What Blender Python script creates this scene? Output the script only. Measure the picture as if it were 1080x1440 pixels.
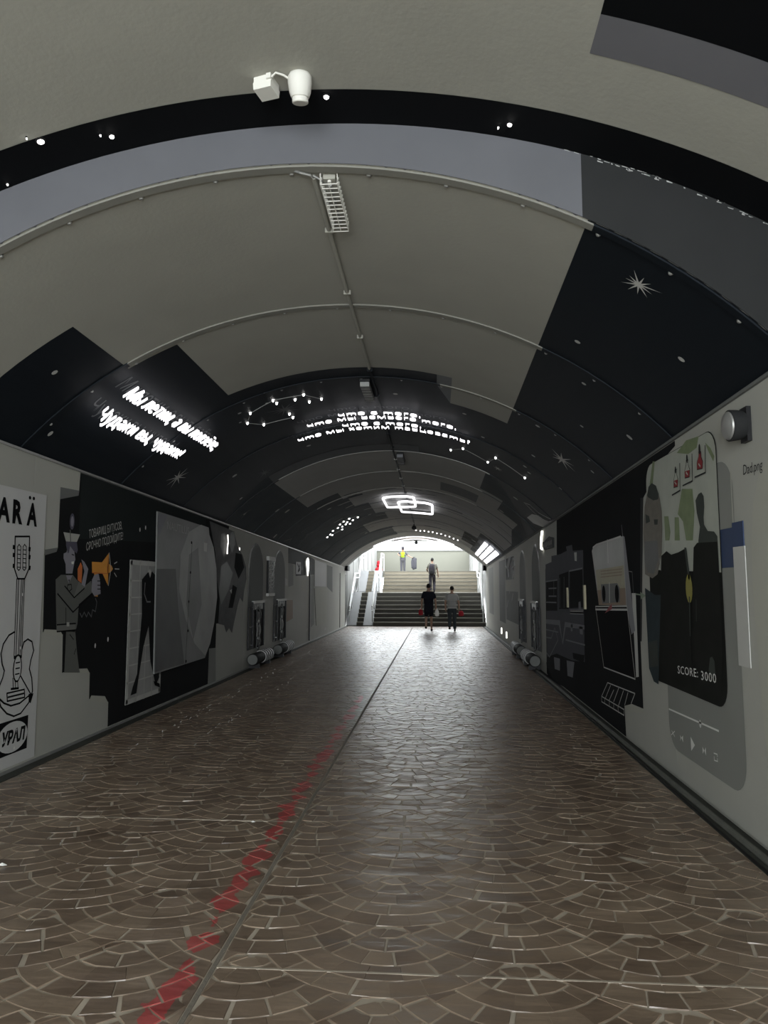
import bpy, bmesh, math, random
import numpy as np
from mathutils import Vector, Matrix
from mathutils.geometry import tessellate_polygon
random.seed(7)
for o in list(bpy.data.objects): bpy.data.objects.remove(o)
SC = bpy.context.scene
C = SC.collection
# ------------------------------------------------------------------ camera
F, VX, VY, EYE = 1020.0, 614.0, 825.0, 1.62          # focal length (px), vanishing point of the tunnel axis, eye height
_d = np.array([VX-540, -(VY-720), F]); _d /= np.linalg.norm(_d)
_u = np.array([0, _d[2], -_d[1]]); _u /= np.linalg.norm(_u)
_x = np.cross(_d, _u); _x = _x if _x[0] > 0 else -_x   # world axes seen in camera coordinates (right, up, forward)
cd = bpy.data.cameras.new('camera'); cam = bpy.data.objects.new('camera', cd); C.objects.link(cam); SC.camera = cam
cd.sensor_fit = 'HORIZONTAL'; cd.sensor_width = 36; cd.lens = 36*F/1080; cd.clip_start = 0.05; cd.clip_end = 300
cam.matrix_world = Matrix(((_x[0], _x[1], -_x[2], 0), (_d[0], _d[1], -_d[2], 0), (_u[0], _u[1], -_u[2], EYE), (0, 0, 0, 1)))
# ------------------------------------------------------------------ overcast daylight
W = bpy.data.worlds.new('overcast_sky'); SC.world = W; W.use_nodes = True
bg = W.node_tree.nodes['Background']; bg.inputs['Color'].default_value = (0.93, 0.98, 1.0, 1); bg.inputs['Strength'].default_value = 13.0
def portal(name, loc, rot, sx, sy):                    # guides daylight sampling through the two tunnel mouths, emits nothing itself
    l = bpy.data.lights.new(name, 'AREA'); l.shape = 'RECTANGLE'; l.size = sx; l.size_y = sy; l.cycles.is_portal = True
    o = bpy.data.objects.new(name, l); C.objects.link(o); o.location = loc; o.rotation_euler = rot
YB = -6.1                                              # the tunnel mouth behind the photographer
portal('daylight_portal_front', (-0.87, 30.9, 2.4), (-math.pi/2, 0, 0), 6.2, 5.0)
portal('daylight_portal_back', (-0.87, YB-0.1, 2.2), (math.pi/2, 0, 0), 6.2, 5.0)
SC.view_settings.view_transform = 'Standard'; SC.view_settings.look = 'None'; SC.view_settings.gamma = 1
SC.view_settings.use_curve_mapping = False; SC.view_settings.exposure = 0.0
SC.cycles.use_denoising = True; SC.cycles.max_bounces = 10; SC.cycles.diffuse_bounces = 8; SC.cycles.sample_clamp_indirect = 6
# ------------------------------------------------------------------ pixels -> points on floor, walls and vaults
XL, XR = -3.75, 2.01
XC, HA, ZS, ZA, SL = -0.873, 2.891, 2.997, 4.261, 0.0195     # main vault: axis, half span, springing, crown, fall per metre
VR = (HA*HA+(ZA-ZS)**2)/(2*(ZA-ZS)); VZ = ZA-VR
NXC, NVR, NVZ = -0.793, 5.367, -0.936+SL*4.1               # the higher vault over the photographer
YS, YE = 4.12, 30.0                                         # step between the vaults, far end
def ray(p):
    v = np.array([p[0]-540, -(p[1]-720), F]); return np.array([v@_x, v@_d, v@_u])
def FL(p, z=0): r = ray(p); t = (z-EYE)/r[2]; return (r[0]*t, r[1]*t)
def WL(p): r = ray(p); t = XL/r[0]; return (r[1]*t, r[2]*t+EYE)
def WR(p): r = ray(p); t = XR/r[0]; return (r[1]*t, r[2]*t+EYE)
def atY(p, Y): r = ray(p); t = Y/r[1]; return (r[0]*t, r[2]*t+EYE)
def _vh(p, xc, zc, R):
    v = ray(p); b = v[2]+SL*v[1]; k = EYE-zc
    a2 = v[0]**2+b*b; a1 = 2*(-v[0]*xc+b*k); a0 = xc*xc+k*k-R*R
    t = (-a1+math.sqrt(max(0, a1*a1-4*a2*a0)))/(2*a2); return (v[0]*t, v[1]*t)
def VT(p, off=0): return _vh(p, XC, VZ, VR-off)
def NV(p, off=0): return _vh(p, NXC, NVZ, NVR-off)
def zv(x, Y, off=0): return VZ+math.sqrt(max(0.01, (VR-off)**2-(x-XC)**2))-SL*Y
def zn(x, Y, off=0): return NVZ+math.sqrt(max(0.01, (NVR-off)**2-(x-NXC)**2))-SL*Y
def ztop(Y): return ZS-SL*Y
SURF = {'L': (WL, lambda a, b, o: (XL+o, a, b)), 'R': (WR, lambda a, b, o: (XR-o, a, b)),
        'V': (VT, lambda a, b, o: (a, b, zv(a, b, o))), 'N': (NV, lambda a, b, o: (a, b, zn(a, b, o))),
        'F': (FL, lambda a, b, o: (a, b, o)), 'S': (lambda p: atY(p, YS), lambda a, b, o: (a, YS-o, b))}
# ------------------------------------------------------------------ materials
M = {}
def srgb(r, g, b): return tuple((c/255/12.92 if c/255 <= .04045 else ((c/255+.055)/1.055)**2.4) for c in (r, g, b))
def mat(name, col, rough=.6, metal=0, var=.12, scale=6, spec=.12, emit=None, es=0, bump=0, bscale=60, alpha=None):
    m = bpy.data.materials.new(name); m.use_nodes = True; nt = m.node_tree; P = nt.nodes['Principled BSDF']
    P.inputs['Roughness'].default_value = rough; P.inputs['Metallic'].default_value = metal
    P.inputs['Specular IOR Level'].default_value = spec
    tc = nt.nodes.new('ShaderNodeNewGeometry')
    if var > 0:
        n = nt.nodes.new('ShaderNodeTexNoise'); n.inputs['Scale'].default_value = scale; n.inputs['Detail'].default_value = 4
        nt.links.new(tc.outputs['Position'], n.inputs['Vector'])
        r = nt.nodes.new('ShaderNodeMix'); r.data_type = 'RGBA'
        r.inputs[6].default_value = tuple(c*(1-var) for c in col)+(1,); r.inputs[7].default_value = tuple(min(1, c*(1+var)) for c in col)+(1,)
        nt.links.new(n.outputs['Fac'], r.inputs[0]); nt.links.new(r.outputs[2], P.inputs['Base Color'])
    else: P.inputs['Base Color'].default_value = tuple(col)+(1,)
    if bump:
        n2 = nt.nodes.new('ShaderNodeTexNoise'); n2.inputs['Scale'].default_value = bscale; n2.inputs['Detail'].default_value = 3
        nt.links.new(tc.outputs['Position'], n2.inputs['Vector'])
        b = nt.nodes.new('ShaderNodeBump'); b.inputs['Strength'].default_value = bump; b.inputs['Distance'].default_value = .01
        nt.links.new(n2.outputs['Fac'], b.inputs['Height']); nt.links.new(b.outputs['Normal'], P.inputs['Normal'])
    if emit: P.inputs['Emission Color'].default_value = tuple(emit)+(1,); P.inputs['Emission Strength'].default_value = es
    M[name] = m; return m
mat('ceil_grey', (.36, .355, .315), .75, bump=.12, bscale=35, var=.08, scale=2)
mat('ceil_dim', (.41, .415, .41), .75, bump=.1, var=.15, scale=2)
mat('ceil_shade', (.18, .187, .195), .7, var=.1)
mat('ceil_brown', (.45, .45, .43), .75, var=.1, scale=2)
mat('lavender', (.132, .135, .15), .7, var=.1, scale=3)
mat('lavender_dark', (.15, .15, .165), .7, var=.06, scale=3)
mat('black_paint', (.0035, .004, .005), .7, var=.1, spec=.12)
mat('far_dark_lifted', (.055, .066, .074), .7, var=.35, scale=2.2, spec=.2)  # brushed dark paint, lightened to stand in for stronger light down the vault
mat('seam_grey', (.24, .237, .212), .75, var=.08)
mat('black_neon_tint', (.0068, .0100, .0145), .6, var=.1, spec=.2)  # black paint tinted blue for the glow of the neon verse
mat('charcoal_paint', (.026, .027, .028), .65, var=.15, scale=3)
mat('wall_grey', (.42, .42, .385), .7, var=.09, scale=1.5, bump=.08, bscale=25)
mat('wall_grey_light', (.43, .43, .38), .7, var=.06, scale=2)
mat('wall_grey_mid', (.25, .255, .24), .7, var=.08, scale=2)
mat('wall_grey_dark', (.16, .165, .16), .7, var=.08, scale=2)
mat('wall_black', (.015, .0155, .0165), .85, var=.15, scale=2, spec=.05)
mat('wall_green_black', (.021, .025, .025), .85, var=.15, scale=2, spec=.05)
mat('poster_white', (.56, .56, .56), .55, var=.05, scale=2)
mat('ink', (.007, .007, .008), .8, var=0, spec=.05)
mat('white_paint', (.72, .72, .70), .6, var=.05)
mat('pale_paint', (.5, .5, .48), .6, var=.05)
mat('white_plastic', (.78, .77, .72), .4, var=.03)
mat('grey_metal', (.42, .42, .41), .4, .6, var=.08)
mat('steel_white', (.4, .405, .405), .35, .1, var=.03)
mat('dark_metal', (.03, .03, .032), .45, .5, var=.1)
mat('dark_rubber', (.012, .012, .012), .6, var=.1)
mat('gutter', (.05, .052, .045), .6, var=.25, scale=9, bump=.3, bscale=30)
mat('gutter_ridge', (.11, .112, .10), .65, var=.3, scale=9, bump=.3, bscale=30)
mat('neon', (.9, .9, .92), .4, var=0, emit=(1, .97, 1.0), es=2.1)
mat('led', (.9, .9, .9), .4, var=0, emit=(1, .97, .93), es=9)
mat('led_dim', (.9, .9, .9), .4, var=0, emit=(1, .97, .93), es=4)
mat('neon_soft', (.9, .9, .9), .4, var=0, emit=(1, .96, .88), es=2.2)
mat('ghost', (.12, .125, .13), .6, var=.05)
mat('skin_mural', (.28, .27, .31), .6, var=.04)
mat('uniform', (.125, .128, .12), .65, var=.05)
mat('uniform_light', (.17, .172, .16), .65, var=.05)
mat('orange_paint', (.72, .32, .06), .6, var=.1)
mat('red_orange', (.6, .17, .05), .6, var=.1)
mat('purple_grey', (.09, .085, .12), .6, var=.05)
mat('cap_white', (.42, .42, .39), .6, var=.05)
mat('poster_grey', (.21, .213, .212), .45, var=.2, scale=2.5)
mat('poster_grey_light', (.33, .33, .322), .45, var=.25, scale=3)
mat('poster_grey_dark', (.10, .102, .102), .45, var=.2, scale=3)
mat('smoke', (.065, .065, .068), .6, var=.35, scale=9)
mat('blue_grey', (.075, .076, .09), .75, var=.12, scale=4)
mat('blue_grey_light', (.2, .2, .22), .7, var=.12, scale=4)
mat('photo_pale', (.40, .42, .37), .45, var=.12, scale=6)
mat('photo_green', (.19, .235, .13), .5, var=.3, scale=9)
mat('photo_skin', (.15, .137, .115), .5, var=.3, scale=14)
mat('photo_dark', (.019, .0195, .018), .8, var=.2, scale=5, spec=.05)
mat('photo_mid', (.05, .057, .052), .75, var=.25, scale=6)
mat('photo_teal', (.03, .042, .048), .75, var=.25, scale=6)
mat('yellow_paint', (.26, .24, .06), .5, var=.1)
mat('red_paint', (.25, .035, .04), .5, var=.1)
mat('blue_paint', (.045, .065, .13), .5, var=.08)
mat('cassette_tan', (.34, .31, .22), .5, var=.15, scale=14)
mat('cassette_brown', (.24, .17, .12), .5, var=.15, scale=14)
mat('card_grey', (.2, .2, .22), .5, var=.1)
mat('mint', (.22, .28, .2), .5, var=.05)
mat('tread', (.12, .114, .098), .7, var=.15, scale=3)
mat('riser_lit', (.17, .152, .118), .75, var=.15, scale=3)  # riser concrete lightened for the daylight on the upper flight
mat('riser', (.058, .056, .05), .75, var=.15, scale=3)  # same concrete, darkened for the shade on the lower flight
mat('nosing', (.55, .54, .5), .6, var=.1, scale=3)
mat('ramp', (.12, .123, .126), .5, var=.1, scale=3)
mat('white_wall', (.165, .165, .16), .7, var=.04, scale=2)
mat('cream_wall', (.115, .115, .097), .7, var=.04, scale=2)
mat('brown_soffit', (.07, .058, .048), .7, var=.08)
mat('cloth_black', (.012, .013, .019), .9, var=.1)
mat('cloth_grey', (.33, .335, .325), .9, var=.1)
mat('cloth_jeans', (.045, .055, .06), .9, var=.12)
mat('skin_darkened', (.16, .10, .072), .55, var=.06)  # skin darkened in colour to offset the strong daylight by the stairs
mat('bundle_red', (.26, .014, .02), .7, var=.1)
mat('cloth_khaki', (.10, .096, .08), .9, var=.1)
mat('cloth_pack', (.03, .028, .034), .9, var=.15)
mat('cloth_workgrey', (.05, .05, .056), .9, var=.1)
mat('hivis', (.15, .25, .012), .8, var=.08)
mat('hivis_orange', (.26, .09, .012), .8, var=.08)
mat('skin', (.36, .235, .175), .55, var=.06)
mat('hair', (.012, .011, .010), .6, var=.1)
mat('shoe', (.015, .015, .016), .5, var=.1)
mat('red_cloth', (.32, .025, .035), .7, var=.1)
mat('white_cloth', (.8, .8, .78), .8, var=.05)
mat('bag_grey', (.035, .035, .042), .5, var=.25, scale=20)
mat('crumb', (.45, .45, .45), .6, var=.2)
# translucent panels standing in for overexposed sky and faint foliage
m = bpy.data.materials.new('sky_translucent'); m.use_nodes = True; nt = m.node_tree; nt.nodes.remove(nt.nodes['Principled BSDF'])
a = nt.nodes.new('ShaderNodeBsdfTranslucent'); b = nt.nodes.new('ShaderNodeBsdfDiffuse'); mx = nt.nodes.new('ShaderNodeMixShader')
n = nt.nodes.new('ShaderNodeTexVoronoi'); n.inputs['Scale'].default_value = 4.5; cr = nt.nodes.new('ShaderNodeValToRGB')
cr.color_ramp.elements[0].position = .1; cr.color_ramp.elements[0].color = (.72, .8, .72, 1); cr.color_ramp.elements[1].position = .45; cr.color_ramp.elements[1].color = (.96, .97, .96, 1)
g = nt.nodes.new('ShaderNodeNewGeometry'); nt.links.new(g.outputs['Position'], n.inputs['Vector']); nt.links.new(n.outputs['Distance'], cr.inputs['Fac'])
for s in (a, b): nt.links.new(cr.outputs['Color'], s.inputs['Color'])
nt.links.new(a.outputs[0], mx.inputs[1]); nt.links.new(b.outputs[0], mx.inputs[2]); mx.inputs[0].default_value = .35
nt.links.new(mx.outputs[0], nt.nodes['Material Output'].inputs['Surface']); M['sky_translucent'] = m
# stone paving: per-stone tone, worn grain, a faded red painted stripe beside the joint
m = bpy.data.materials.new('stone'); m.use_nodes = True; nt = m.node_tree; P = nt.nodes['Principled BSDF']; N = nt.nodes.new; K = nt.links.new
g = N('ShaderNodeNewGeometry'); at = N('ShaderNodeAttribute'); at.attribute_name = 'tone'
no = N('ShaderNodeTexNoise'); no.inputs['Scale'].default_value = 3.2; no.inputs['Detail'].default_value = 6; K(g.outputs['Position'], no.inputs['Vector'])
ad = N('ShaderNodeMath'); ad.operation = 'MULTIPLY_ADD'; K(at.outputs['Fac'], ad.inputs[0]); ad.inputs[1].default_value = .55
sb = N('ShaderNodeMath'); sb.operation = 'SUBTRACT'; K(no.outputs['Fac'], sb.inputs[0]); sb.inputs[1].default_value = .28; K(sb.outputs[0], ad.inputs[2])
cr = N('ShaderNodeValToRGB'); e = cr.color_ramp.elements; e[0].position = .05; e[0].color = (.118, .080, .056, 1); e[1].position = .95; e[1].color = (.265, .200, .146, 1); K(ad.outputs[0], cr.inputs['Fac'])
sep = N('ShaderNodeSeparateXYZ'); K(g.outputs['Position'], sep.inputs[0])
def mth(op, a, b=None, c=None):
    n = N('ShaderNodeMath'); n.operation = op
    for i, v in enumerate((a, b, c)):
        if v is None: continue
        if isinstance(v, (int, float)): n.inputs[i].default_value = v
        else: K(v, n.inputs[i])
    return n.outputs[0]
dx = mth('ABSOLUTE', mth('ADD', sep.outputs[0], mth('MULTIPLY_ADD', sep.outputs[1], .004, 1.075)))
n3 = N('ShaderNodeTexNoise'); n3.inputs['Scale'].default_value = 5.0; n3.inputs['Detail'].default_value = 5; K(g.outputs['Position'], n3.inputs['Vector'])
edge = mth('SUBTRACT', mth('MULTIPLY_ADD', n3.outputs['Fac'], .34, -.13), dx)
lim = mth('LESS_THAN', sep.outputs[1], 11.0)
red = mth('MULTIPLY', mth('MULTIPLY', mth('GREATER_THAN', edge, 0.0), .70), lim)
mr = N('ShaderNodeMix'); mr.data_type = 'RGBA'; K(red, mr.inputs[0]); K(cr.outputs[0], mr.inputs[6]); mr.inputs[7].default_value = (.42, .030, .040, 1)
K(mr.outputs[2], P.inputs['Base Color'])
n4 = N('ShaderNodeTexNoise'); n4.inputs['Scale'].default_value = 9; n4.inputs['Detail'].default_value = 5; K(g.outputs['Position'], n4.inputs['Vector'])
mp = N('ShaderNodeMapRange'); K(n4.outputs['Fac'], mp.inputs[0]); mp.inputs[3].default_value = .22; mp.inputs[4].default_value = .46; K(mp.outputs[0], P.inputs['Roughness'])
bp = N('ShaderNodeBump'); bp.inputs['Strength'].default_value = .25; bp.inputs['Distance'].default_value = .008; K(n4.outputs['Fac'], bp.inputs['Height'])
vm = N('ShaderNodeVectorMath'); vm.operation = 'MULTIPLY'; K(g.outputs['Position'], vm.inputs[0]); vm.inputs[1].default_value = (1.1, 4.2, 1)
n5 = N('ShaderNodeTexNoise'); n5.inputs['Scale'].default_value = 1.3; n5.inputs['Detail'].default_value = 4; K(vm.outputs[0], n5.inputs['Vector'])
b5 = N('ShaderNodeBump'); b5.inputs['Strength'].default_value = .55; b5.inputs['Distance'].default_value = .03; K(n5.outputs['Fac'], b5.inputs['Height']); K(bp.outputs['Normal'], b5.inputs['Normal']); K(b5.outputs['Normal'], P.inputs['Normal'])
P.inputs['Specular IOR Level'].default_value = .8; M['stone'] = m
mat('grout', (.40, .35, .29), .6, var=.3, scale=5)
mat('joint', (.19, .17, .145), .7, var=.3, scale=7, bump=.3)
# ------------------------------------------------------------------ mesh helpers
ORG = {}
def link(name, me, parent=None, mats=None, kind=None, smooth=False):
    o = bpy.data.objects.new(name, me); C.objects.link(o)
    if mats is not None:
        for k in (mats if isinstance(mats, (list, tuple)) else [mats]): me.materials.append(M[k])
    if parent is not None: o.parent = parent
    if smooth:
        for p in me.polygons: p.use_smooth = True
        me.set_sharp_from_angle(angle=math.radians(38))
    if kind: o['kind'] = kind
    return o
def org(parent):
    return ORG.get(parent.name, Vector((0, 0, 0))) if parent is not None else Vector((0, 0, 0))
def tag(o, label, cat=None, group=None):
    o['label'] = label
    if cat: o['category'] = cat
    if group: o['group'] = group
    return o
def thing(name, label, cat, loc, group=None):
    o = bpy.data.objects.new(name, None); o.empty_display_size = .1; C.objects.link(o); o.location = loc; ORG[o.name] = Vector(loc)
    return tag(o, label, cat, group)
class MB:
    def __init__(s): s.v = []; s.f = []; s.m = []; s.mi = 0
    def add(s, vs, fs):
        b = len(s.v); s.v += [tuple(v) for v in vs]; s.f += [tuple(b+i for i in f) for f in fs]; s.m += [s.mi]*len(fs)
    def box(s, x0, x1, y0, y1, z0, z1):
        s.add([(x, y, z) for z in (z0, z1) for y in (y0, y1) for x in (x0, x1)], [(0, 2, 3, 1), (4, 5, 7, 6), (0, 1, 5, 4), (2, 6, 7, 3), (0, 4, 6, 2), (1, 3, 7, 5)])
    def hexa(s, p): s.add(p, [(0, 3, 2, 1), (4, 5, 6, 7), (0, 1, 5, 4), (1, 2, 6, 5), (2, 3, 7, 6), (3, 0, 4, 7)])
    def tube(s, pts, r, n=8, cap=True):
        pts = [Vector(p) for p in pts]; rings = []
        rr = r if isinstance(r, (list, tuple)) else [r]*len(pts)
        for i, p in enumerate(pts):
            t = (pts[min(i+1, len(pts)-1)]-pts[max(i-1, 0)]).normalized()
            a = Vector((0, 0, 1)) if abs(t.z) < .9 else Vector((1, 0, 0))
            u = t.cross(a).normalized(); w = t.cross(u)
            rings.append([p+u*math.cos(2*math.pi*k/n)*rr[i]+w*math.sin(2*math.pi*k/n)*rr[i] for k in range(n)])
        vs = [q for g in rings for q in g]; fs = []
        for i in range(len(pts)-1):
            for k in range(n): fs.append((i*n+k, i*n+(k+1) % n, (i+1)*n+(k+1) % n, (i+1)*n+k))
        if cap: fs += [tuple(range(n-1, -1, -1)), tuple((len(pts)-1)*n+k for k in range(n))]
        s.add(vs, fs)
    def lathe(s, base, axis, prof, n=16):             # prof: (radius, height along axis)
        base = Vector(base); t = Vector(axis).normalized(); a = Vector((0, 0, 1)) if abs(t.z) < .9 else Vector((1, 0, 0))
        u = t.cross(a).normalized(); w = t.cross(u); vs = []; fs = []
        for r, h in prof: vs += [base+t*h+u*math.cos(2*math.pi*k/n)*r+w*math.sin(2*math.pi*k/n)*r for k in range(n)]
        for i in range(len(prof)-1):
            for k in range(n): fs.append((i*n+k, i*n+(k+1) % n, (i+1)*n+(k+1) % n, (i+1)*n+k))
        fs += [tuple(range(n-1, -1, -1)), tuple((len(prof)-1)*n+k for k in range(n))]
        s.add(vs, fs)
    def build(s, name, mats, parent=None, kind=None, smooth=False):
        oo = org(parent); me = bpy.data.meshes.new(name)
        me.from_pydata([tuple(Vector(v)-oo) for v in s.v], [], s.f); me.validate(); me.update()
        o = link(name, me, parent, mats, kind, smooth)
        if parent is not None: ORG[o.name] = oo
        if isinstance(mats, (list, tuple)):
            for p, k in zip(me.polygons, s.m): p.material_index = min(k, len(mats)-1)
        return o
def root(mb, name, mats, label, cat, group=None, smooth=False):   # a thing that is one mesh, origin at its base
    v = np.array(mb.v); loc = Vector((v[:, 0].mean(), v[:, 1].mean(), v[:, 2].min()))
    mb.v = [tuple(Vector(p)-loc) for p in mb.v]; o = mb.build(name, mats, None, None, smooth); o.location = loc; ORG[o.name] = loc
    return tag(o, label, cat, group)
# ------------------------------------------------------------------ paint, print and flat boards on a surface
def cut_map(tris, surf, off, step=.12):
    mp = SURF[surf][1]; bm = bmesh.new()
    for t in tris:
        try: bm.faces.new([bm.verts.new((p[0], p[1], 0)) for p in t])
        except ValueError: pass
    bmesh.ops.remove_doubles(bm, verts=bm.verts, dist=1e-6)
    if surf in 'VN':
        xs = [v.co.x for v in bm.verts]
        if xs:
            k = math.ceil(min(xs)/step+1e-6)
            while k*step < max(xs):
                bmesh.ops.bisect_plane(bm, geom=bm.verts[:]+bm.edges[:]+bm.faces[:], plane_co=(k*step, 0, 0), plane_no=(1, 0, 0)); k += 1
    V = [mp(v.co.x, v.co.y, off) for v in bm.verts]; bm.verts.index_update(); Fc = [[v.index for v in f.verts] for f in bm.faces]; bm.free()
    return V, Fc
def tess(loops):
    L = [[Vector((p[0], p[1], 0)) for p in l] for l in loops]; flat = [p for l in L for p in l]
    return [[(flat[i].x, flat[i].y) for i in t] for t in tessellate_polygon(L)]
def ribbon(pts, w, closed=False):
    pts = [np.array(p, float) for p in pts]; out = []
    n = len(pts)
    for i in range(n if closed else n-1):
        a, b = pts[i], pts[(i+1) % n]; d = b-a; l = np.linalg.norm(d)
        if l < 1e-6: continue
        d /= l; q = np.array([-d[1], d[0]])*w/2; a2 = a-d*w*.35; b2 = b+d*w*.35
        out += [[a2+q, a2-q, b2-q], [a2+q, b2-q, b2+q]]
    return out
class Paint:                                         # collects flat shapes on one surface, then builds one mesh
    def __init__(s, surf, layer=1): s.s = surf; s.off = .0018*layer; s.V = []; s.F = []; s.m = []; s.mats = []; s.f = SURF[surf][0]
    def _add(s, tris, mt, off=None):
        if mt not in s.mats: s.mats.append(mt)
        V, Fc = cut_map(tris, s.s, s.off if off is None else off); b = len(s.V); s.V += V; s.F += [[b+i for i in f] for f in Fc]; s.m += [s.mats.index(mt)]*len(Fc)
        return s
    def poly(s, pts, mt, px=True, dl=0, holes=()):
        cv = (lambda q: [s.f(p) for p in q]) if px else (lambda q: q)
        return s._add(tess([cv(pts)]+[cv(h) for h in holes]), mt, s.off+dl*.0012)
    def line(s, pts, w, mt, px=True, closed=False, dl=0):
        return s._add(ribbon([s.f(p) for p in pts] if px else pts, w, closed), mt, s.off+dl*.0012)
    def disc(s, c, ra, rb, mt, px=True, n=16, dl=0):
        c = s.f(c) if px else c
        return s.poly([(c[0]+ra*math.cos(2*math.pi*k/n), c[1]+rb*math.sin(2*math.pi*k/n)) for k in range(n)], mt, False, dl)
    def tri(s, tris, mt, dl=0): return s._add(tris, mt, s.off+dl*.0012)
    def build(s, name, parent=None, label=None):
        oo = org(parent); me = bpy.data.meshes.new(name); me.from_pydata([tuple(Vector(v)-oo) for v in s.V], [], s.F); me.update()
        for k in s.mats: me.materials.append(M[k])
        for p, k in zip(me.polygons, s.m): p.material_index = k
        o = bpy.data.objects.new(name, me); C.objects.link(o)
        if parent is not None: o.parent = parent
        ORG[o.name] = oo
        if label: o['label'] = label
        return o
def rrect(a0, a1, b0, b1, r, n=6):
    out = []
    for cx, cy, t0 in ((a1-r, b1-r, 0), (a0+r, b1-r, 90), (a0+r, b0+r, 180), (a1-r, b0+r, 270)):
        for k in range(n+1): t = math.radians(t0+90*k/n); out.append((cx+r*math.cos(t), cy+r*math.sin(t)))
    return out
def board(poly, surf, t, mats, name, parent=None, off=0.0):   # a flat board with real thickness on a wall: poly in wall coordinates
    mp = SURF[surf][1]; tr = tess([poly]); mb = MB(); n = len(poly)
    V, Fc = cut_map(tr, surf, off+t); mb.add(V, Fc); mb.mi = 1
    f = [mp(p[0], p[1], off+t) for p in poly]; b = [mp(p[0], p[1], off+.0004) for p in poly]
    mb.add(f+b, [(i, (i+1) % n, n+(i+1) % n, n+i) for i in range(n)])
    return mb.build(name, mats, parent)
_fontcache = {}
def glyphs(txt, shear=0, offset=0, space=1.0):       # triangles and advance of a line of text, unit height
    key = (txt, shear, offset, space)
    if key in _fontcache: return _fontcache[key]
    cu = bpy.data.curves.new('t', 'FONT'); cu.body = txt; cu.shear = shear; cu.offset = offset; cu.space_character = space; cu.resolution_u = 2
    ob = bpy.data.objects.new('t', cu); C.objects.link(ob); dg = bpy.context.evaluated_depsgraph_get(); me = bpy.data.meshes.new_from_object(ob.evaluated_get(dg))
    me.calc_loop_triangles(); V = [tuple(v.co[:2]) for v in me.vertices]; T = [[V[i] for i in t.vertices] for t in me.loop_triangles]
    bpy.data.objects.remove(ob); bpy.data.curves.remove(cu); bpy.data.meshes.remove(me)
    _fontcache[key] = T; return T
def ext(T): a = np.array([p for t in T for p in t]); return a.min(0), a.max(0)
def text_tris(txt, p0, p1, ptop, shear=0, offset=0, cap=None, space=1.0):
    """text between surface points p0 and p1 on its baseline, capital top at ptop above p0"""
    T = glyphs(txt, shear, offset, space); lo, hi = ext(T); cap = cap or .73; p0, p1, ptop = (np.array(p, float) for p in (p0, p1, ptop))
    u = (p1-p0)/(hi[0]-lo[0]); v = (ptop-p0)/cap
    return [[tuple(p0+u*(q[0]-lo[0])+v*q[1]) for q in t] for t in T]
# ================================================================== floor
mb = MB(); mb.box(XL-.15, XR+.15, YB, YE+.3, -.2, -.0035)
floor = mb.build('floor', ['grout'], kind='structure'); tag(floor, 'brown fan-patterned stone paving running down the tunnel')
XJ0, XJ1, GL, GR = -.980, -.950, XL+.13, XR-.165           # centre joint, gutters
stones = []                                                # (polygon, tone)
def in_disc(p, c, r): return (p[0]-c[0])**2+(p[1]-c[1])**2 < r*r
def fan_field(x0, y0, P, w, xa, xb, rings=5):
    R = w/2*1.02; dr = P/rings; ny = int((YE+1-1.5)/(P/2))+3
    for row in range(-14, ny):
        yc = y0+row*P/2; sh = (row % 2)*w/2
        for col in range(-4, 5):
            xc = x0+sh+col*w
            if xc < xa-w or xc > xb+w: continue
            cov = [(xc-w/2, yc+P/2), (xc+w/2, yc+P/2), (xc, yc+P), (xc-w, yc+P), (xc+w, yc+P)]
            for k in range(rings+2):
                r1 = R-k*dr; r0 = r1-dr
                if r1 < .05: break
                r0 = max(r0, .012)
                n = max(2, round(math.pi*r1/.17)); ph = random.uniform(-.5, .5)
                for s in range(-1, n+1):
                    t0 = math.pi+(s+ph)*math.pi/n; t1 = t0+math.pi/n
                    t0 = max(t0, math.pi); t1 = min(t1, 2*math.pi)
                    if t1-t0 < .045/r1: continue
                    jit = lambda: random.uniform(-.012, .012)/r1
                    a, b = t0+jit(), t1+jit(); g = .0030
                    ga, gb = g/r1, min(.2, g/max(r0, .02))
                    tm = (a+b)/2
                    pl = [(r0+g, a+gb), (r1-g, a+ga), (r1-g, tm), (r1-g, b-ga), (r0+g, b-gb), (r0+g, tm)]
                    q = []; inside = 0
                    for rr, t in pl:
                        p = [xc+rr*math.cos(t), yc+rr*math.sin(t)]
                        for c in cov:
                            if in_disc(p, c, R+g):
                                inside += 1; d = math.hypot(p[0]-c[0], p[1]-c[1]) or 1e-6
                                p = [c[0]+(p[0]-c[0])*(R+g)/d, c[1]+(p[1]-c[1])*(R+g)/d]; break
                        q.append(p)
                    if inside >= 5: continue
                    q = [(min(max(p[0], xa), xb), p[1]) for p in q]
                    A = .5*sum(q[i-1][0]*q[i][1]-q[i][0]*q[i-1][1] for i in range(6))
                    if abs(A) < .0010: continue
                    if A < 0: q = q[::-1]
                    ym = sum(p[1] for p in q)/6
                    if ym < 0 or ym > YE-.1: continue
                    stones.append((q, random.random(), ym, abs(A)))
fan_field(-1.42, 3.42+.585, .58, 1.14, GL, XJ0, 5)
fan_field(.345, 3.36+.585, .61, 1.17, XJ1, GR, 5)
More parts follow.
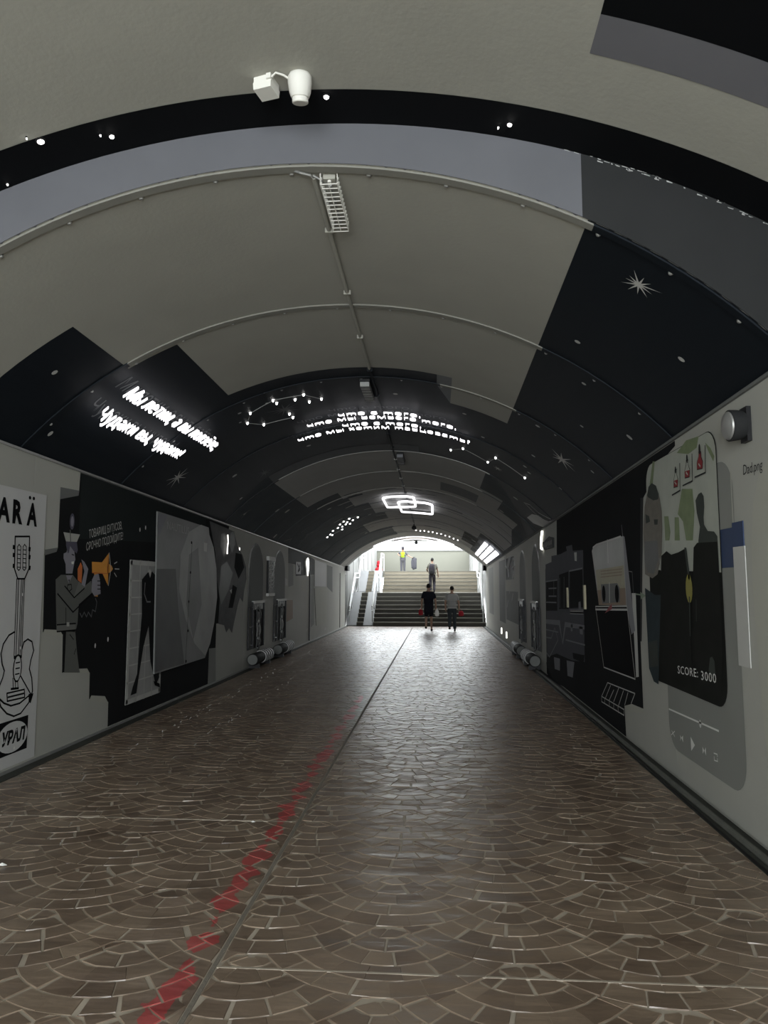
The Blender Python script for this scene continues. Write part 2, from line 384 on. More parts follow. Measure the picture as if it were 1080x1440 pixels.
def stone_geo(q, tone, mbv, mbf, tones, ox=0, oy=0):
    cx = sum(p[0] for p in q)/6; cy = sum(p[1] for p in q)/6; b = len(mbv)
    gx, gy, h0 = random.gauss(0, .006), random.gauss(0, .010), random.uniform(-.0006, .0006)
    for p in q: mbv.append((p[0]-ox, p[1]-oy, -.0045))
    for p in q:
        d = math.hypot(p[0]-cx, p[1]-cy) or 1; k = max(.5, 1-.004/d)
        x, y = cx+(p[0]-cx)*k, cy+(p[1]-cy)*k
        mbv.append((x-ox, y-oy, h0+gx*(x-cx)+gy*(y-cy)))
    mbf.append(tuple(b+6+i for i in range(6)))
    for i in range(6): mbf.append((b+i, b+(i+1) % 6, b+6+(i+1) % 6, b+6+i))
    tones += [tone]*7
def stone_mesh(name, lst):
    v, f, t = [], [], []
    for q, tone, _, _ in lst: stone_geo(q, tone, v, f, t)
    me = bpy.data.meshes.new(name); me.from_pydata(v, [], f); me.update()
    a = me.attributes.new('tone', 'FLOAT', 'FACE'); a.data.foreach_set('value', t); me.materials.append(M['stone']); return me
def px_of(x, y): # rough pixel position of a floor point, to rank the stones by how large they show
    q = x*_x+y*_d+(-EYE)*_u; return 540+F*q[0]/q[2], 720-F*q[1]/q[2]
vis = []; rest = []
for s in stones:
    x = sum(p[0] for p in s[0])/6; p = px_of(x, s[2])
    (vis if -5 < p[0] < 1085 and p[1] < 1450 else rest).append(s)
vis.sort(key=lambda s: -s[3]/s[2]**3)
for s in vis[:300]: o = link('paving_stone', stone_mesh('paving_stone', [s]), floor)
o = link('paving_stones_beyond', stone_mesh('paving', vis[300:]+rest), floor, kind='stuff'); o['label'] = 'smaller paving stones further down the tunnel'
# centre joint and the cross joints between the cast bays
mb = MB(); ys = np.linspace(-1, YE, 60)
for a, b in zip(ys[:-1], ys[1:]): mb.box(XJ0+.005, XJ1-.005, a, b, -.006, -.0008)
mb.build('centre_joint', ['joint'], floor)
for x0, x1, Y in ((XJ1, GR, 3.23), (GL, XJ0, 5.16), (XJ1, GR, 14.2)):
    mb = MB(); mb.box(x0, x1, Y-.006, Y+.006, -.006, .0012); mb.build('cross_joint', ['grout'], floor)
# gutters along both walls
mb = MB(); mb.box(XL-.05, GL-.005, YB, YE, -.006, .004); b1 = mb.build('baseboard_left', ['gutter'], kind='structure'); tag(b1, 'dark gutter strip along the foot of the left wall')
mb = MB(); mb.box(GR+.005, XR+.05, YB, YE, -.006, .004); b2 = mb.build('baseboard_right', ['gutter'], kind='structure'); tag(b2, 'dark gutter and kerb along the foot of the right wall')
mb = MB(); mb.tube([(XR-.085+.004*math.sin(y*1.7), y, .012) for y in np.arange(0, YE, .5)], .026, 8); mb.build('kerb_ridge', ['gutter_ridge'], b2, smooth=True)
mb = MB(); mb.tube([(GR+.02+.012*math.sin(y*.9), y, .012) for y in np.arange(4.2, YE, .35)], .008, 6); mb.build('black_cable', ['dark_rubber'], b2, smooth=True)
mb = MB(); mb.box(XL-.02, XL+.014, YB, YE, .004, .03); mb.build('bottom_rail', ['grey_metal'], b1)
# ================================================================== walls
def wall(name, x, side, seams, label):
    mb = MB(); xo = x-side*.05; xf = x-side*.012
    for y0, y1, e in ((YB, YS, 1.2), (YS, YE, .25)):
        mb.hexa([(xo-side*.2, y0, -.1), (xf, y0, -.1), (xf, y1, -.1), (xo-side*.2, y1, -.1), (xo-side*.2, y0, ztop(y0)+e), (xf, y0, ztop(y0)+e), (xf, y1, ztop(y1)+e), (xo-side*.2, y1, ztop(y1)+e)])
    w = mb.build(name, ['wall_grey'], kind='structure'); tag(w, label)
    for y0, y1 in zip(seams[:-1], seams[1:]):
        mb = MB(); g = .002; e = 1.1 if y1 <= YS+.01 else 0.0; xb = x-side*.0115
        mb.hexa([(xb, y0+g, .03), (x, y0+g, .03), (x, y1-g, .03), (xb, y1-g, .03), (xb, y0+g, ztop(y0)+e), (x, y0+g, ztop(y0)+e), (x, y1-g, ztop(y1)+e), (xb, y1-g, ztop(y1)+e)])
        mb.build('panel', ['wall_grey'], w)
    return w
SEAM = [YB, 1.9, 4.12, 6.48, 8.81, 11.14, 14.0, 16.1, 18.3, 21.2, 23.5, 25.85, 27.74, 29.0, YE]
wl_ = wall('wall_left', XL, 1, SEAM, 'panelled left tunnel wall painted grey and black')
wr_ = wall('wall_right', XR, -1, [YB, 1.9, 4.12, 6.45, 8.9, 12.08, 14.1, 16.1, 18.3, 21.2, 23.5, 25.85, 27.74, 29.0, YE], 'panelled right tunnel wall painted grey and black')
for k, (x, s) in enumerate(((XL, 1), (XR, -1))):
    mb = MB()
    for y0, y1 in ((YS+.02, 12), (12, 21), (21, YE)):
        mb.hexa([(x+s*.001, y0, ztop(y0)-.03), (x+s*.022, y0, ztop(y0)-.03), (x+s*.022, y1, ztop(y1)-.03), (x+s*.001, y1, ztop(y1)-.03),
                 (x+s*.001, y0, ztop(y0)-.008), (x+s*.022, y0, ztop(y0)-.008), (x+s*.022, y1, ztop(y1)-.008), (x+s*.001, y1, ztop(y1)-.008)])
    t = mb.build('trim_%d' % (k+1), ['grey_metal'] if k == 0 else ['wall_grey_dark'], kind='structure'); tag(t, 'thin metal rail along the top of the %s wall' % ('left', 'right')[k])
# ================================================================== vaults
def shell(xs, y0, y1, zf, o0, o1):
    mb = MB(); n = len(xs); vs = []
    for y in (y0, y1):
        for o in (o0, o1):
            vs += [(x, y, zf(x, y, o)) for x in xs]
    fs = []
    for i in range(n-1):
        fs += [(i, i+1, 2*n+i+1, 2*n+i), (n+i, 3*n+i, 3*n+i+1, n+i+1), (i, n+i, n+i+1, i+1), (2*n+i, 2*n+i+1, 3*n+i+1, 3*n+i)]
    fs += [(0, 2*n, 3*n, n), (n-1, 2*n-1, 4*n-1, 3*n-1)]
    mb.add(vs, fs); return mb
XM = [XC+VR*math.sin(t) for t in np.linspace(-.835, .835, 57)]; XM = [x for x in XM if XL-.02 <= x <= XR+.02]; XM = [XL-.02]+XM+[XR+.02]
XN = list(np.linspace(XL-.25, XR+.25, 57))
ceiling = shell(XM, YS+.004, YE, zv, -.03, -.12).build('ceiling', ['black_paint'], kind='structure'); tag(ceiling, 'segmental vault painted with grey steps and black starry sky')
shell(XN, YB, YS, zn, 0, -.1).build('near_vault', ['ceil_grey'], ceiling, smooth=True)['label'] = 'higher plain grey vault at the near end'
VSEAM = [YS+.004, 6.26, 8.36, 10.5, 12.62, 14.65, 16.8, 18.9, 21.0, 23.1, 25.3, 27.6, YE]
for y0, y1 in zip(VSEAM[:-1], VSEAM[1:]):
    shell(XM, y0+.002, y1-.002, zv, 0, -.03).build('vault_panel', ['ceil_grey'], ceiling, smooth=True)
# vertical face of the step between the two vaults
mb = MB()
xs = [x for x in np.linspace(XL-.05, XR+.05, 60)]
for a, b in zip(xs[:-1], xs[1:]):
    mb.mi = 0 if (a+b)/2 < .915 else 1
    mb.hexa([(a, YS-.0, zv(a, YS)), (b, YS-.0, zv(b, YS)), (b, YS+.1, zv(b, YS)), (a, YS+.1, zv(a, YS)), (a, YS, zn(a, YS)+.05), (b, YS, zn(b, YS)+.05), (b, YS+.1, zn(b, YS)+.05), (a, YS+.1, zn(a, YS)+.05)])
mb.build('step_face', ['lavender', 'charcoal_paint'], ceiling)['label'] = 'lilac grey upright face where the vault steps down'
# painted fields, in (across, along) metres on the vault
XA, XB = XL-.01, XR+.01
zig = [(XA, 5.3), (-2.82, 5.3), (-2.82, 6.34), (-2.37, 6.34), (-2.37, 8.0), (.02, 8.0), (.02, 8.4), (.19, 9.05), (.9, 9.05), (.9, YS+.005), (XB, YS+.005), (XB, 28.2), (XA, 28.2)]
Paint('V', 1).poly(zig, 'black_neon_tint', False).build('black_sky', ceiling, 'stepped black field of the painted night sky')
Paint('V', 2).poly([(XA, 12.6), (-2.88, 12.1), (1.0, 12.7), (1.5, 14.0), (XB, 16.5), (XB, 28.2), (XA, 28.2)], 'far_dark_lifted', False).build('lifted_dark_field', ceiling, 'brushed dark field of the far vault, its colour lifted for the light there')
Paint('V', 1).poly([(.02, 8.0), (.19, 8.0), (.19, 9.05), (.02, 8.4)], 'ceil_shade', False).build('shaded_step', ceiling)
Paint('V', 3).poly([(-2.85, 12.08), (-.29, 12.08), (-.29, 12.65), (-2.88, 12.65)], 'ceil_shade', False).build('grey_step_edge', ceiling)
Paint('V', 3).poly([(-2.88, 12.65), (.87, 12.65), (.87, 14.4), (1.32, 14.4), (1.32, 15.75), (1.75, 15.75), (1.75, 17.0), (-1.3, 17.0), (-2.2, 17.0), (-2.2, 16.05), (-2.88, 16.05)], 'ceil_brown', False).build('grey_cloud', ceiling)
Paint('V', 3).poly([(-1.75, 17.0), (1.75, 17.0), (1.95, 19), (1.95, 21.4), (1.3, 21.4), (1.3, 28.2), (-1.5, 28.2), (-1.5, 21), (-1.75, 21)], 'ceil_dim', False).build('dim_grey_cloud', ceiling)
p = Paint('V', 4)
for x0, x1, y0, y1, mt in ((-2.3, -1.3, 22.6, 25.0, 'ceil_brown'), (-1.55, .9, 25.4, 27, 'ceil_brown'), (.1, .9, 15.3, 16.4, 'ceil_shade'), (-2.1, -1.6, 17.2, 18.6, 'ceil_dim'), (1.35, 1.9, 23.0, 24.2, 'ceil_shade'), (-.4, .7, 19.2, 19.5, 'ceil_shade'), (.2, 1.2, 18.0, 18.2, 'ceil_brown'), (.5, 1.4, 20.3, 20.55, 'ceil_brown'), (-1.2, -.3, 22.1, 22.4, 'ceil_brown'), (.9, 1.35, 23.2, 26.2, 'black_paint')):
    p.poly([(x0, y0), (x1, y0), (x1, y1), (x0, y1)], mt, False)
for k in range(130):                                    # loose brush strokes in the far, unfinished fields
    x = random.uniform(-2.9, 1.7); y = random.uniform(16.5, 27.5); l = random.uniform(.15, .6); s = random.uniform(.03, .09)
    a = random.uniform(-.25, .25)
    p.poly([(x, y), (x+l, y+a), (x+l+.05, y+a+s), (x+.04, y+s)], random.choice(['ceil_shade', 'ceil_dim', 'ghost', 'charcoal_paint', 'ceil_brown']), False)
p.build('brush_strokes', ceiling, 'loose grey brush strokes on the far vault')
Paint('V', 1).poly([(XA, 28.2), (XB, 28.2), (XB, YE-.001), (XA, YE-.001)], 'ceil_brown', False).build('end_band', ceiling)
Paint('N', 1).poly([(XL-.2, 3.82), (XR+.2, 3.82), (XR+.2, YS-.001), (XL-.2, YS-.001)], 'black_paint', False).build('black_band', ceiling, 'black painted band along the edge of the near vault')
Paint('N', 1).poly([(.755, 2.2), (XR+.2, 2.2), (XR+.2, 3.12), (.765, 3.12)], 'black_paint', False).build('black_block', ceiling)
Paint('N', 1).poly([(.765, 3.12), (XR+.2, 3.12), (XR+.2, 3.36), (.765, 3.36)], 'lavender_dark', False).build('lilac_edge', ceiling)
# flaked plaster along the arris
p = Paint('S', 2)
for k in range(46):
    x = random.choice([random.uniform(.62, 1.9), random.uniform(.95, 1.35)]); l = random.uniform(.006, .035); h = random.uniform(.003, .010); z = zn(x, YS)-random.uniform(.0, .03)
    p.poly([(x, z), (x+l, z-l*.35), (x+l, z-l*.35+h*.6), (x, z+h)], 'crumb', False)
p.build('flaked_plaster', ceiling, 'chipped pale plaster along the edge of the step')
def sky_at(x, Y):                                     # which paint covers the vault here
    if Y > 28.2: return 'ceil_brown'
    ins = False; n = len(zig)
    for i in range(n):
        (x1, y1), (x2, y2) = zig[i-1], zig[i]
        if (y1 > Y) != (y2 > Y) and x < (x2-x1)*(Y-y1)/(y2-y1)+x1: ins = not ins
    if not ins: return 'ceil_grey'
    if 12.65 < Y < 17 and -2.8 < x < .9: return 'ceil_brown'
    if Y >= 17 and -1.5 < x < 1.5: return 'ceil_shade'
    return 'far_dark_lifted' if Y > 13 else 'black_neon_tint'
bolt_me = None
for i, Y in enumerate([YS+.05]+VSEAM[1:-1]):
    mts = ['ceil_grey', 'black_neon_tint', 'ceil_brown', 'ceil_shade', 'far_dark_lifted']; mb = MB(); w = .032 if i < 2 else .028
    for a, b in zip(XM[:-1], XM[1:]):
        mb.mi = mts.index(sky_at((a+b)/2, Y+.07))
        P8 = [(x, y, zv(x, y, o)) for o in (0.0, .012) for x, y in ((a, Y-w), (b, Y-w), (b, Y+w), (a, Y+w))]; mb.hexa(P8)
    st = mb.build('seam_strip', ['seam_grey']+mts[1:], ceiling)
    if i < 3:
        for k in range(13):
            t = -.74+k*.123; x = XC+VR*math.sin(t)
            if not XL < x < XR: continue
            if bolt_me is None:
                q = MB(); q.lathe((0, 0, 0), (0, 0, -1), [(.016, 0), (.016, .008), (.009, .016)], 8); bo = q.build('bolt', ['grey_metal'], st); bolt_me = bo.data
            else:
                bo = bpy.data.objects.new('bolt', bolt_me); C.objects.link(bo); bo.parent = st
            bo.location = (x, Y+.05, zv(x, Y+.05)+.001); bo.rotation_euler = (0, t, 0)
# arched end ring with its light tubes
mb = shell(XM, YE-.5, YE+.25, zv, .012, -.02); e = mb.build('trim_3', ['ceil_dim'], kind='structure'); tag(e, 'grey arched rib closing the far end of the vault')
for (x, s) in ((XL, 1), (XR, -1)):
    mb = MB(); mb.box(*sorted((x-s*.03, x+s*.13)), YE-.45, YE+.2, ztop(YE)-.14, ztop(YE)+.06); mb.build('corbel', ['black_paint'], e)
for k, (o, Y, a0, a1) in enumerate(((.045, YE-.46, -.45, .42), (.085, YE+.2, -.34, .36))):
    mb = MB(); mb.tube([(XC+(VR-o)*math.sin(t), Y, zv(XC+(VR-o)*math.sin(t), Y, o)) for t in np.linspace(a0, a1, 40)], .022, 6)
    root(mb, 'light_tube', ['neon'], ('long curved white light tube along the far vault edge, nearer of two', 'shorter curved white light tube along the far vault edge, further of two')[k], 'light tube', 'arched light tubes at the far end')
# ================================================================== far stairs and the open yard
st = thing('staircase', 'two flights of concrete stairs climbing to daylight at the tunnel end', 'stairs', (-.3, 30, 0))
XS0, XS1 = -2.62, 2.0; H = .17; T = .30; NZ1, NZ2 = 8, 6; Y1 = YE; Y2 = Y1+(NZ1-1)*T+1.8; ZL = NZ1*H; ZP = ZL+NZ2*H; YP = Y2+(NZ2-1)*T
def flight(x0, x1, Y0, z0, n, nm):
    for k in range(n):
        mb = MB(); y = Y0+k*T; d = T+.05
        mb.mi = 0; mb.box(x0, x1, y+.012, y+d, z0+k*H-.02*(k > 0), z0+(k+1)*H-.035); mb.mi = 1; mb.box(x0, x1, y, y+d+(1.8 if (k == n-1 and z0 == 0) else 0), z0+(k+1)*H-.035, z0+(k+1)*H)
        mb.build(nm, ['riser_lit' if z0 > 0 else 'riser', 'tread'], st)
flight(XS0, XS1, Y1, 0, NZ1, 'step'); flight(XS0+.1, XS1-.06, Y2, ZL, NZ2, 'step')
mb = MB(); mb.box(XL-.07, XS0, Y1+(NZ1-1)*T+.3, Y2-.005, 0, ZL); mb.box(XS0, XS1, Y1+(NZ1-1)*T+T+.05, Y2+.02, ZL-.3, ZL-.04); mb.build('landing', ['tread'], st)
# pram ramp beside the steps: two smooth tracks with narrow steps between them
def track(x0, x1, Y0, z0, n, nm):
    mb = MB(); y1 = Y0+(n-1)*T; z1 = z0+n*H
    mb.hexa([(x0, Y0, z0), (x1, Y0, z0), (x1, y1+.3, z0), (x0, y1+.3, z0), (x0, Y0+.02, z0+.05), (x1, Y0+.02, z0+.05), (x1, y1+.3, z1+.03), (x0, y1+.3, z1+.03)]); mb.build(nm, ['ramp'], st)
for Y0, z0, n in ((Y1, 0, NZ1), (Y2, ZL, NZ2)):
    track(XL+.02, -3.30, Y0, z0, n, 'ramp_track'); track(-3.03, XS0-.02, Y0, z0, n, 'ramp_track'); flight(-3.30, -3.03, Y0, z0, n, 'narrow_step')
mb = MB(); mb.box(-8, 8, YP+.35, 60, ZP-.3, ZP); mb.build('floor_upper_yard', ['tread'], kind='structure')['label'] = 'pale paving of the yard above the stairs'
def rail(pts, label, posts):
    t = thing('handrail', label, 'handrail', (pts[0][0], pts[0][1], pts[0][2]-.74), 'white stair handrails')
    for dz in (0, -.2): mb = MB(); mb.tube([(x, y, z+dz) for x, y, z in pts], .03, 8); mb.build('rail', ['steel_white'], t, smooth=True)
    for (x, y, z, l) in posts: mb = MB(); mb.tube([(x, y, z), (x, y, z-l)], .024, 8); mb.build('post', ['steel_white'], t, smooth=True)
for x, lab, tilt in ((XL+.12, 'white double handrail fixed along the left stair wall', 0), (-2.68, 'white double handrail between the ramp and the steps', 0), (XR-.11, 'white double handrail fixed along the right stair wall', 0)):
    pts = [(x, Y1+.25, .80), (x, Y1+.5, .98), (x, Y1+7*T+.25, ZL+.86), (x, Y2, ZL+.88), (x, Y2+.15, ZL+.93), (x, YP+.1, ZP+.86), (x, YP+1.6, ZP+.88)]
    rail(pts, lab, [(x, Y1+.3, .8, .66), (x, Y1+1.2, 1.38, .9), (x, Y1+7*T+.3, ZL+.86, .86), (x, Y2, ZL+.88, .88), (x, YP+.1, ZP+.86, .86), (x, YP+1.6, ZP+.88, .88)])
ZT = 3.95
for nm, s, x, lab in (('wall_stair_left', -1, XL-.1, 'white side wall of the stairs on the left'), ('wall_stair_right', 1, XR+.1, 'white side wall of the stairs on the right')):
    mb = MB(); mb.box(*sorted((x, x+s*.3)), YE+.05, 47.3, -.1, ZT); o = mb.build(nm, ['white_wall'], kind='structure'); tag(o, lab)
    for k, y in enumerate(np.arange(YE+1.1, 46, 2.4)): mb = MB(); mb.box(*sorted((x-s*.025, x)), y, y+.5, 0, ZT-.02); mb.build('pilaster', ['white_wall'], o)
mb = MB(); mb.box(XL-.4, XR+.4, 47, 47.3, ZP-.1, ZT-.03); wb = mb.build('wall_back', ['cream_wall'], kind='structure'); tag(wb, 'cream retaining wall closing the yard above the stairs')
mb = MB(); mb.box(XL-.45, XR+.45, 46.93, 47.36, ZT-.03, ZT+.06); mb.build('coping', ['white_wall'], wb)
for k in range(5):
    mb = MB(); x = XL-.3+k*1.28; mb.box(x, x+1.24, 47.13, 47.16, ZT+.06, ZT+.95)
    root(mb, 'sky_panel', ['sky_translucent'], ('leftmost', 'second from left', 'middle', 'second from right', 'rightmost')[k]+' translucent panel standing in for overexposed sky above the cream wall', 'sky panel', 'stand-in sky panels on the far wall')
mb = MB(); mb.box(XL-.4, XR+.4, YE+.75, YE+2.2, 3.63, 3.95); cn = root(mb, 'canopy', ['brown_soffit'], 'flat brown concrete canopy slab over the foot of the stairs', 'canopy')
# ================================================================== fittings on the vault
cable_g = lambda pts, r=.006: (lambda b: (b.tube(pts, r, 6), b)[1])(MB())
# white junction box and white bell-shaped sensor at the edge of the near vault
t = thing('junction_box', 'white square junction box on the near vault beside the bell-shaped sensor', 'junction box', (-.93, 3.73, zn(-.93, 3.73)-.12))
a = math.radians(-14); ca, sa = math.cos(a), math.sin(a)
def obox(cx, cy, zt, hx, hy, h, rot, r=.0, taper=0):
    b = MB(); vs = []
    for z, k in ((zt, 1), (zt-h, 1-taper)):
        for sx, sy in ((-1, -1), (1, -1), (1, 1), (-1, 1)):
            x, y = sx*hx*k, sy*hy*k; vs.append((cx+x*math.cos(rot)-y*math.sin(rot), cy+x*math.sin(rot)+y*math.cos(rot), z))
    b.hexa(vs); return b
zb = zn(-.93, 3.73)
obox(-.93, 3.74, zb+.01, .052, .052, .045, a).build('base', ['white_plastic'], t)
obox(-.93, 3.74, zb-.035, .055, .055, .04, a, taper=.04).build('lid', ['white_plastic'], t)
obox(-.90, 3.675, zb-.005, .014, .012, .03, a).build('cable_gland', ['white_plastic'], t)
t = thing('motion_sensor', 'white bell-shaped sensor hanging from the near vault', 'sensor', (-.735, 3.80, zn(-.735, 3.8)-.2))
zb = zn(-.735, 3.74)
ax = Vector((-.02, .28, -.96))
b = MB(); b.lathe((-.735, 3.70, zb+.02), ax, [(.03, 0), (.055, .012), (.066, .03), (.067, .06), (.060, .11), (.050, .135)], 20); b.build('housing', ['white_plastic'], t, smooth=True)
b = MB(); b.lathe(Vector((-.735, 3.70, zb+.02))+ax*.135, ax, [(.043, 0), (.045, .006), (.045, .026), (.040, .03)], 20); b.build('collar', ['white_plastic'], t, smooth=True)
root(cable_g([(-.885, 3.675, zb-.022), (-.86, 3.66, zb-.012), (-.82, 3.68, zb-.014), (-.795, 3.70, zb-.022)], .0065), 'sensor_cable', ['white_plastic'], 'short white cable from the junction box to the bell-shaped sensor', 'cable')
# little star lamps set in the black band
def star_lamp(p, r, label, mt='led'):
    x, y = NV(p); z = zn(x, y)-.004; th = math.asin((x-NXC)/NVR); ax = Vector((-math.sin(th), 0, -math.cos(th)))
    t = thing('star_lamp', label, 'star lamp', (x, y, z-.03), 'star lamps in the black band')
    b = MB(); b.lathe((x, y, z+.002), ax, [(r*1.5, 0), (r*1.5, .004), (r*1.1, .008)], 12); b.build('bezel', ['dark_metal'], t)
    b = MB(); b.lathe(Vector((x, y, z))+ax*.006, ax, [(r, 0), (r, .004), (r*.6, .010)], 12); b.build('lens', [mt], t, smooth=True)
star_lamp((57, 197), .020, 'largest star lamp, far left of the black band', 'led_dim')
star_lamp((157, 190), .014, 'star lamp in the black band left of the junction box')
star_lamp((459, 134), .015, 'star lamp just right of the bell-shaped sensor')
star_lamp((717, 173), .013, 'star lamp in the black band on the right')
star_lamp((37, 192), .004, 'pinprick star lamp beside the largest one'); star_lamp((141, 188), .005, 'pinprick star lamp left of the junction box')
star_lamp((701, 177), .005, 'pinprick star lamp on the right of the black band'); star_lamp((10, 257), .006, 'pinprick star lamp at the left frame edge', 'led_dim')
# conduit along the crown
t = thing('conduit', 'painted electrical conduit running along the crown of the vault', 'conduit', (-.745, 4.2, 4))
for y0, y1, mt in ((4.24, 8.0, 'ceil_grey'), (8.0, 12.6, 'black_neon_tint'), (12.6, 24.6, 'ceil_shade')):
    b = MB(); b.tube([(-.745, y, zv(-.745, y)-.016) for y in np.linspace(y0, y1, 12)], .017, 8); b.build('pipe', [mt], t, smooth=True)
for y in np.arange(4.9, 24, 1.05):
    b = MB(); b.box(-.775, -.715, y-.012, y+.012, zv(-.745, y)-.036, zv(-.745, y)+.002); b.build('clip', [sky_at(-.745, y)], t)
root(cable_g([(-.86, 4.19, zv(-.86, 4.19)-.004), (-.82, 4.17, zv(-.8, 4.17)-.03), (-.76, 4.2, zv(-.76, 4.2)-.03), (-.745, 4.25, zv(-.75, 4.25)-.018)], .008), 'cable_loop', ['grey_metal'], 'grey cable curling into the near end of the conduit', 'cable')
root(cable_g([(-.745, 4.22, zv(-.745, 4.22)-.02), (-.71, 4.24, zv(-.7, 4.24)-.03), (-.68, 4.33, zv(-.68, 4.33)-.02)], .006), 'lamp_cable', ['grey_metal'], 'thin cable from the conduit to the caged lamp', 'cable')
# caged lamp near the step
t = thing('caged_lamp', 'unlit tube lamp in a pale wire cage, nearest on the vault', 'lamp', (-.645, 4.5, zv(-.645, 4.5)-.11), 'tube lamps along the crown')
x0, x1, y0, y1 = -.70, -.595, 4.22, 4.80; zc = lambda y: zv(-.65, y)
b = MB(); b.box(x0+.015, x1-.015, y0+.01, y1-.01, zc(4.5)-.03, zc(4.5)+.015); b.build('housing', ['ceil_grey'], t)
b = MB(); b.tube([(-.648, y0+.05, zc(4.5)-.048), (-.648, y1-.04, zc(4.5)-.048)], .013, 8); b.build('tube', ['poster_grey_light'], t, smooth=True)
for k in range(13):
    y = y0+(y1-y0)*k/12; b = MB(); z = zc(y); b.tube([(x0, y, z), (x0, y, z-.075), (x1, y, z-.075), (x1, y, z)], .0045, 5); b.build('cage_bar', ['white_plastic'], t)
for x, dz in ((x0, -.075), (x1, -.075), (x0, -.03), (x1, -.03), ((x0+x1)/2, -.075)):
    b = MB(); b.tube([(x, y0, zc(y0)+dz), (x, y1, zc(y1)+dz)], .0035, 5); b.build('cage_rail', ['white_plastic'], t)
b = MB(); b.lathe((-.648, y0+.03, zc(y0)-.03), (0, 0, -1), [(.012, 0), (.012, .02)], 8); b.build('screw', ['white_plastic'], t)
for i, (xa, ya, yb, mt, lab) in enumerate(((-.84, 8.42, 9.12, 'poster_grey_light', 'grey boxed tube lamp in the black field past the caged lamp'), (-.635, 12.7, 13.5, 'card_grey', 'dim grey boxed tube lamp by the conduit in the middle of the vault'))):
    t = thing('boxed_lamp', lab, 'lamp', (xa, (ya+yb)/2, zv(xa, ya)-.08), 'tube lamps along the crown')
    b = MB(); b.box(xa-.055, xa+.055, ya, yb, zv(xa, yb)-.085, zv(xa, yb)-.03); b.build('diffuser', [mt], t)
    b = MB(); b.box(xa-.062, xa+.062, ya-.01, yb+.01, zv(xa, yb)-.03, zv(xa, yb)+.005); b.build('housing', ['charcoal_paint'], t)
    for k in range(6): b = MB(); y = ya+(yb-ya)*(k+.5)/6; b.box(xa-.058, xa+.058, y-.005, y+.005, zv(xa, yb)-.088, zv(xa, yb)-.084); b.build('grille_bar', ['charcoal_paint'], t)
for (x, y, lab) in ((-.75, 24.6, 'small dark globe lamp hanging near the far end of the conduit'), (-.86, 31.2, 'small dark globe lamp under the canopy slab')):
    b = MB(); z = zv(x, y, .05) if y < 30 else 3.62; b.lathe((x, y, z+.01), (0, 0, -1), [(.02, 0), (.02, .05), (.06, .07), (.085, .12), (.075, .17), (.03, .2)], 12); root(b, 'globe_lamp', ['dark_metal'], lab, 'lamp', None, True)
# ================================================================== neon lettering
def rows_sign(name, label, lines, off, mt='neon', depth=.02, group='neon lettering on the vault'):
    """lines: (text, p0, p1, ptop) with points already on the vault (across, along)"""
    allp = [l[1] for l in lines]; loc = (np.mean([p[0] for p in allp]), np.mean([p[1] for p in allp]), zv(*allp[0], off)-.05)
    t = thing(name, label, 'neon sign', loc, group)
    for txt, p0, p1, pt in lines:
        p0, p1, pt = (np.array(p, float) for p in (p0, p1, pt)); T = glyphs(txt, 0, -.028); lo, hi = ext(T)
        u = (p1-p0)/(hi[0]-lo[0]); v = (pt-p0)/.73
        # one mesh for each character: triangles sorted by the character's advance
        adv = [0]
        for k in range(1, len(txt)+1):
            Tk = glyphs(txt[:k]+'|', 0, -.028); adv.append(ext(Tk)[1][0])
        base = ext(glyphs('|', 0, -.028))[1][0]
        for k, ch in enumerate(txt):
            if ch == ' ': continue
            a, b_ = (adv[k]-base if k else -9), adv[k+1]-base
            tr = [q for q in T if a-.001 <= (q[0][0]+q[1][0]+q[2][0])/3 < b_-.001+(9 if k == len(txt)-1 else 0)]
            if not tr: continue
            mp = [[tuple(p0+u*(w[0]-lo[0])+v*w[1]) for w in q] for q in tr]
            b = MB()
            for o in (off, off-depth):
                V, Fc = cut_map(mp, 'V', o, 10); b.add(V, Fc)
            # side walls around the glyph outline
            ed = {}
            for q in mp:
                for i in range(3):
                    e = (tuple(np.round(q[i], 5)), tuple(np.round(q[(i+1) % 3], 5))); k2 = tuple(sorted(e)); ed[k2] = ed.get(k2, 0)+1
            for (e0, e1), c in ed.items():
                if c == 1: b.add([(e0[0], e0[1], zv(*e0, off)), (e1[0], e1[1], zv(*e1, off)), (e1[0], e1[1], zv(*e1, off-depth)), (e0[0], e0[1], zv(*e0, off-depth))], [(0, 1, 2, 3)])
            b.build('letter', [mt], t)
        # two carrying rods behind each line, standing off the vault
        for s in (.25, .75):
            c = p0+(p1-p0)*s; b = MB(); b.tube([(c[0], c[1], zv(c[0], c[1], off-depth)), (c[0]-.02*np.sign(c[0]-XC)*-1, c[1], zv(c[0], c[1])+.01)], .005, 5); b.build('standoff', ['dark_metal'], t)
    return t
def ghost(lines, off, name, label):
    p = Paint('V', 3); k = VR/(VR-off); g = lambda q: (XC+(q[0]-XC)*k, q[1])
    for txt, p0, p1, pt in lines: p.tri(text_tris(txt, g(p0), g(p1), g(pt)), 'ghost')
    p.build(name, ceiling, label)
o = .14; q = lambda *p: VT(p, o)
L1 = [('Мы летим, а вы ползёте,', q(172, 560), q(298, 634), q(195, 546)), ('Чудаки вы, чудаки!', q(134, 590), q(248, 646), q(153, 574))]
rows_sign('neon_sign', 'slanting white two-line neon verse on the left side of the vault', L1, o)
ghost(L1, o, 'painted_lettering', 'grey painted copy of the verse behind the neon letters')
o = .10
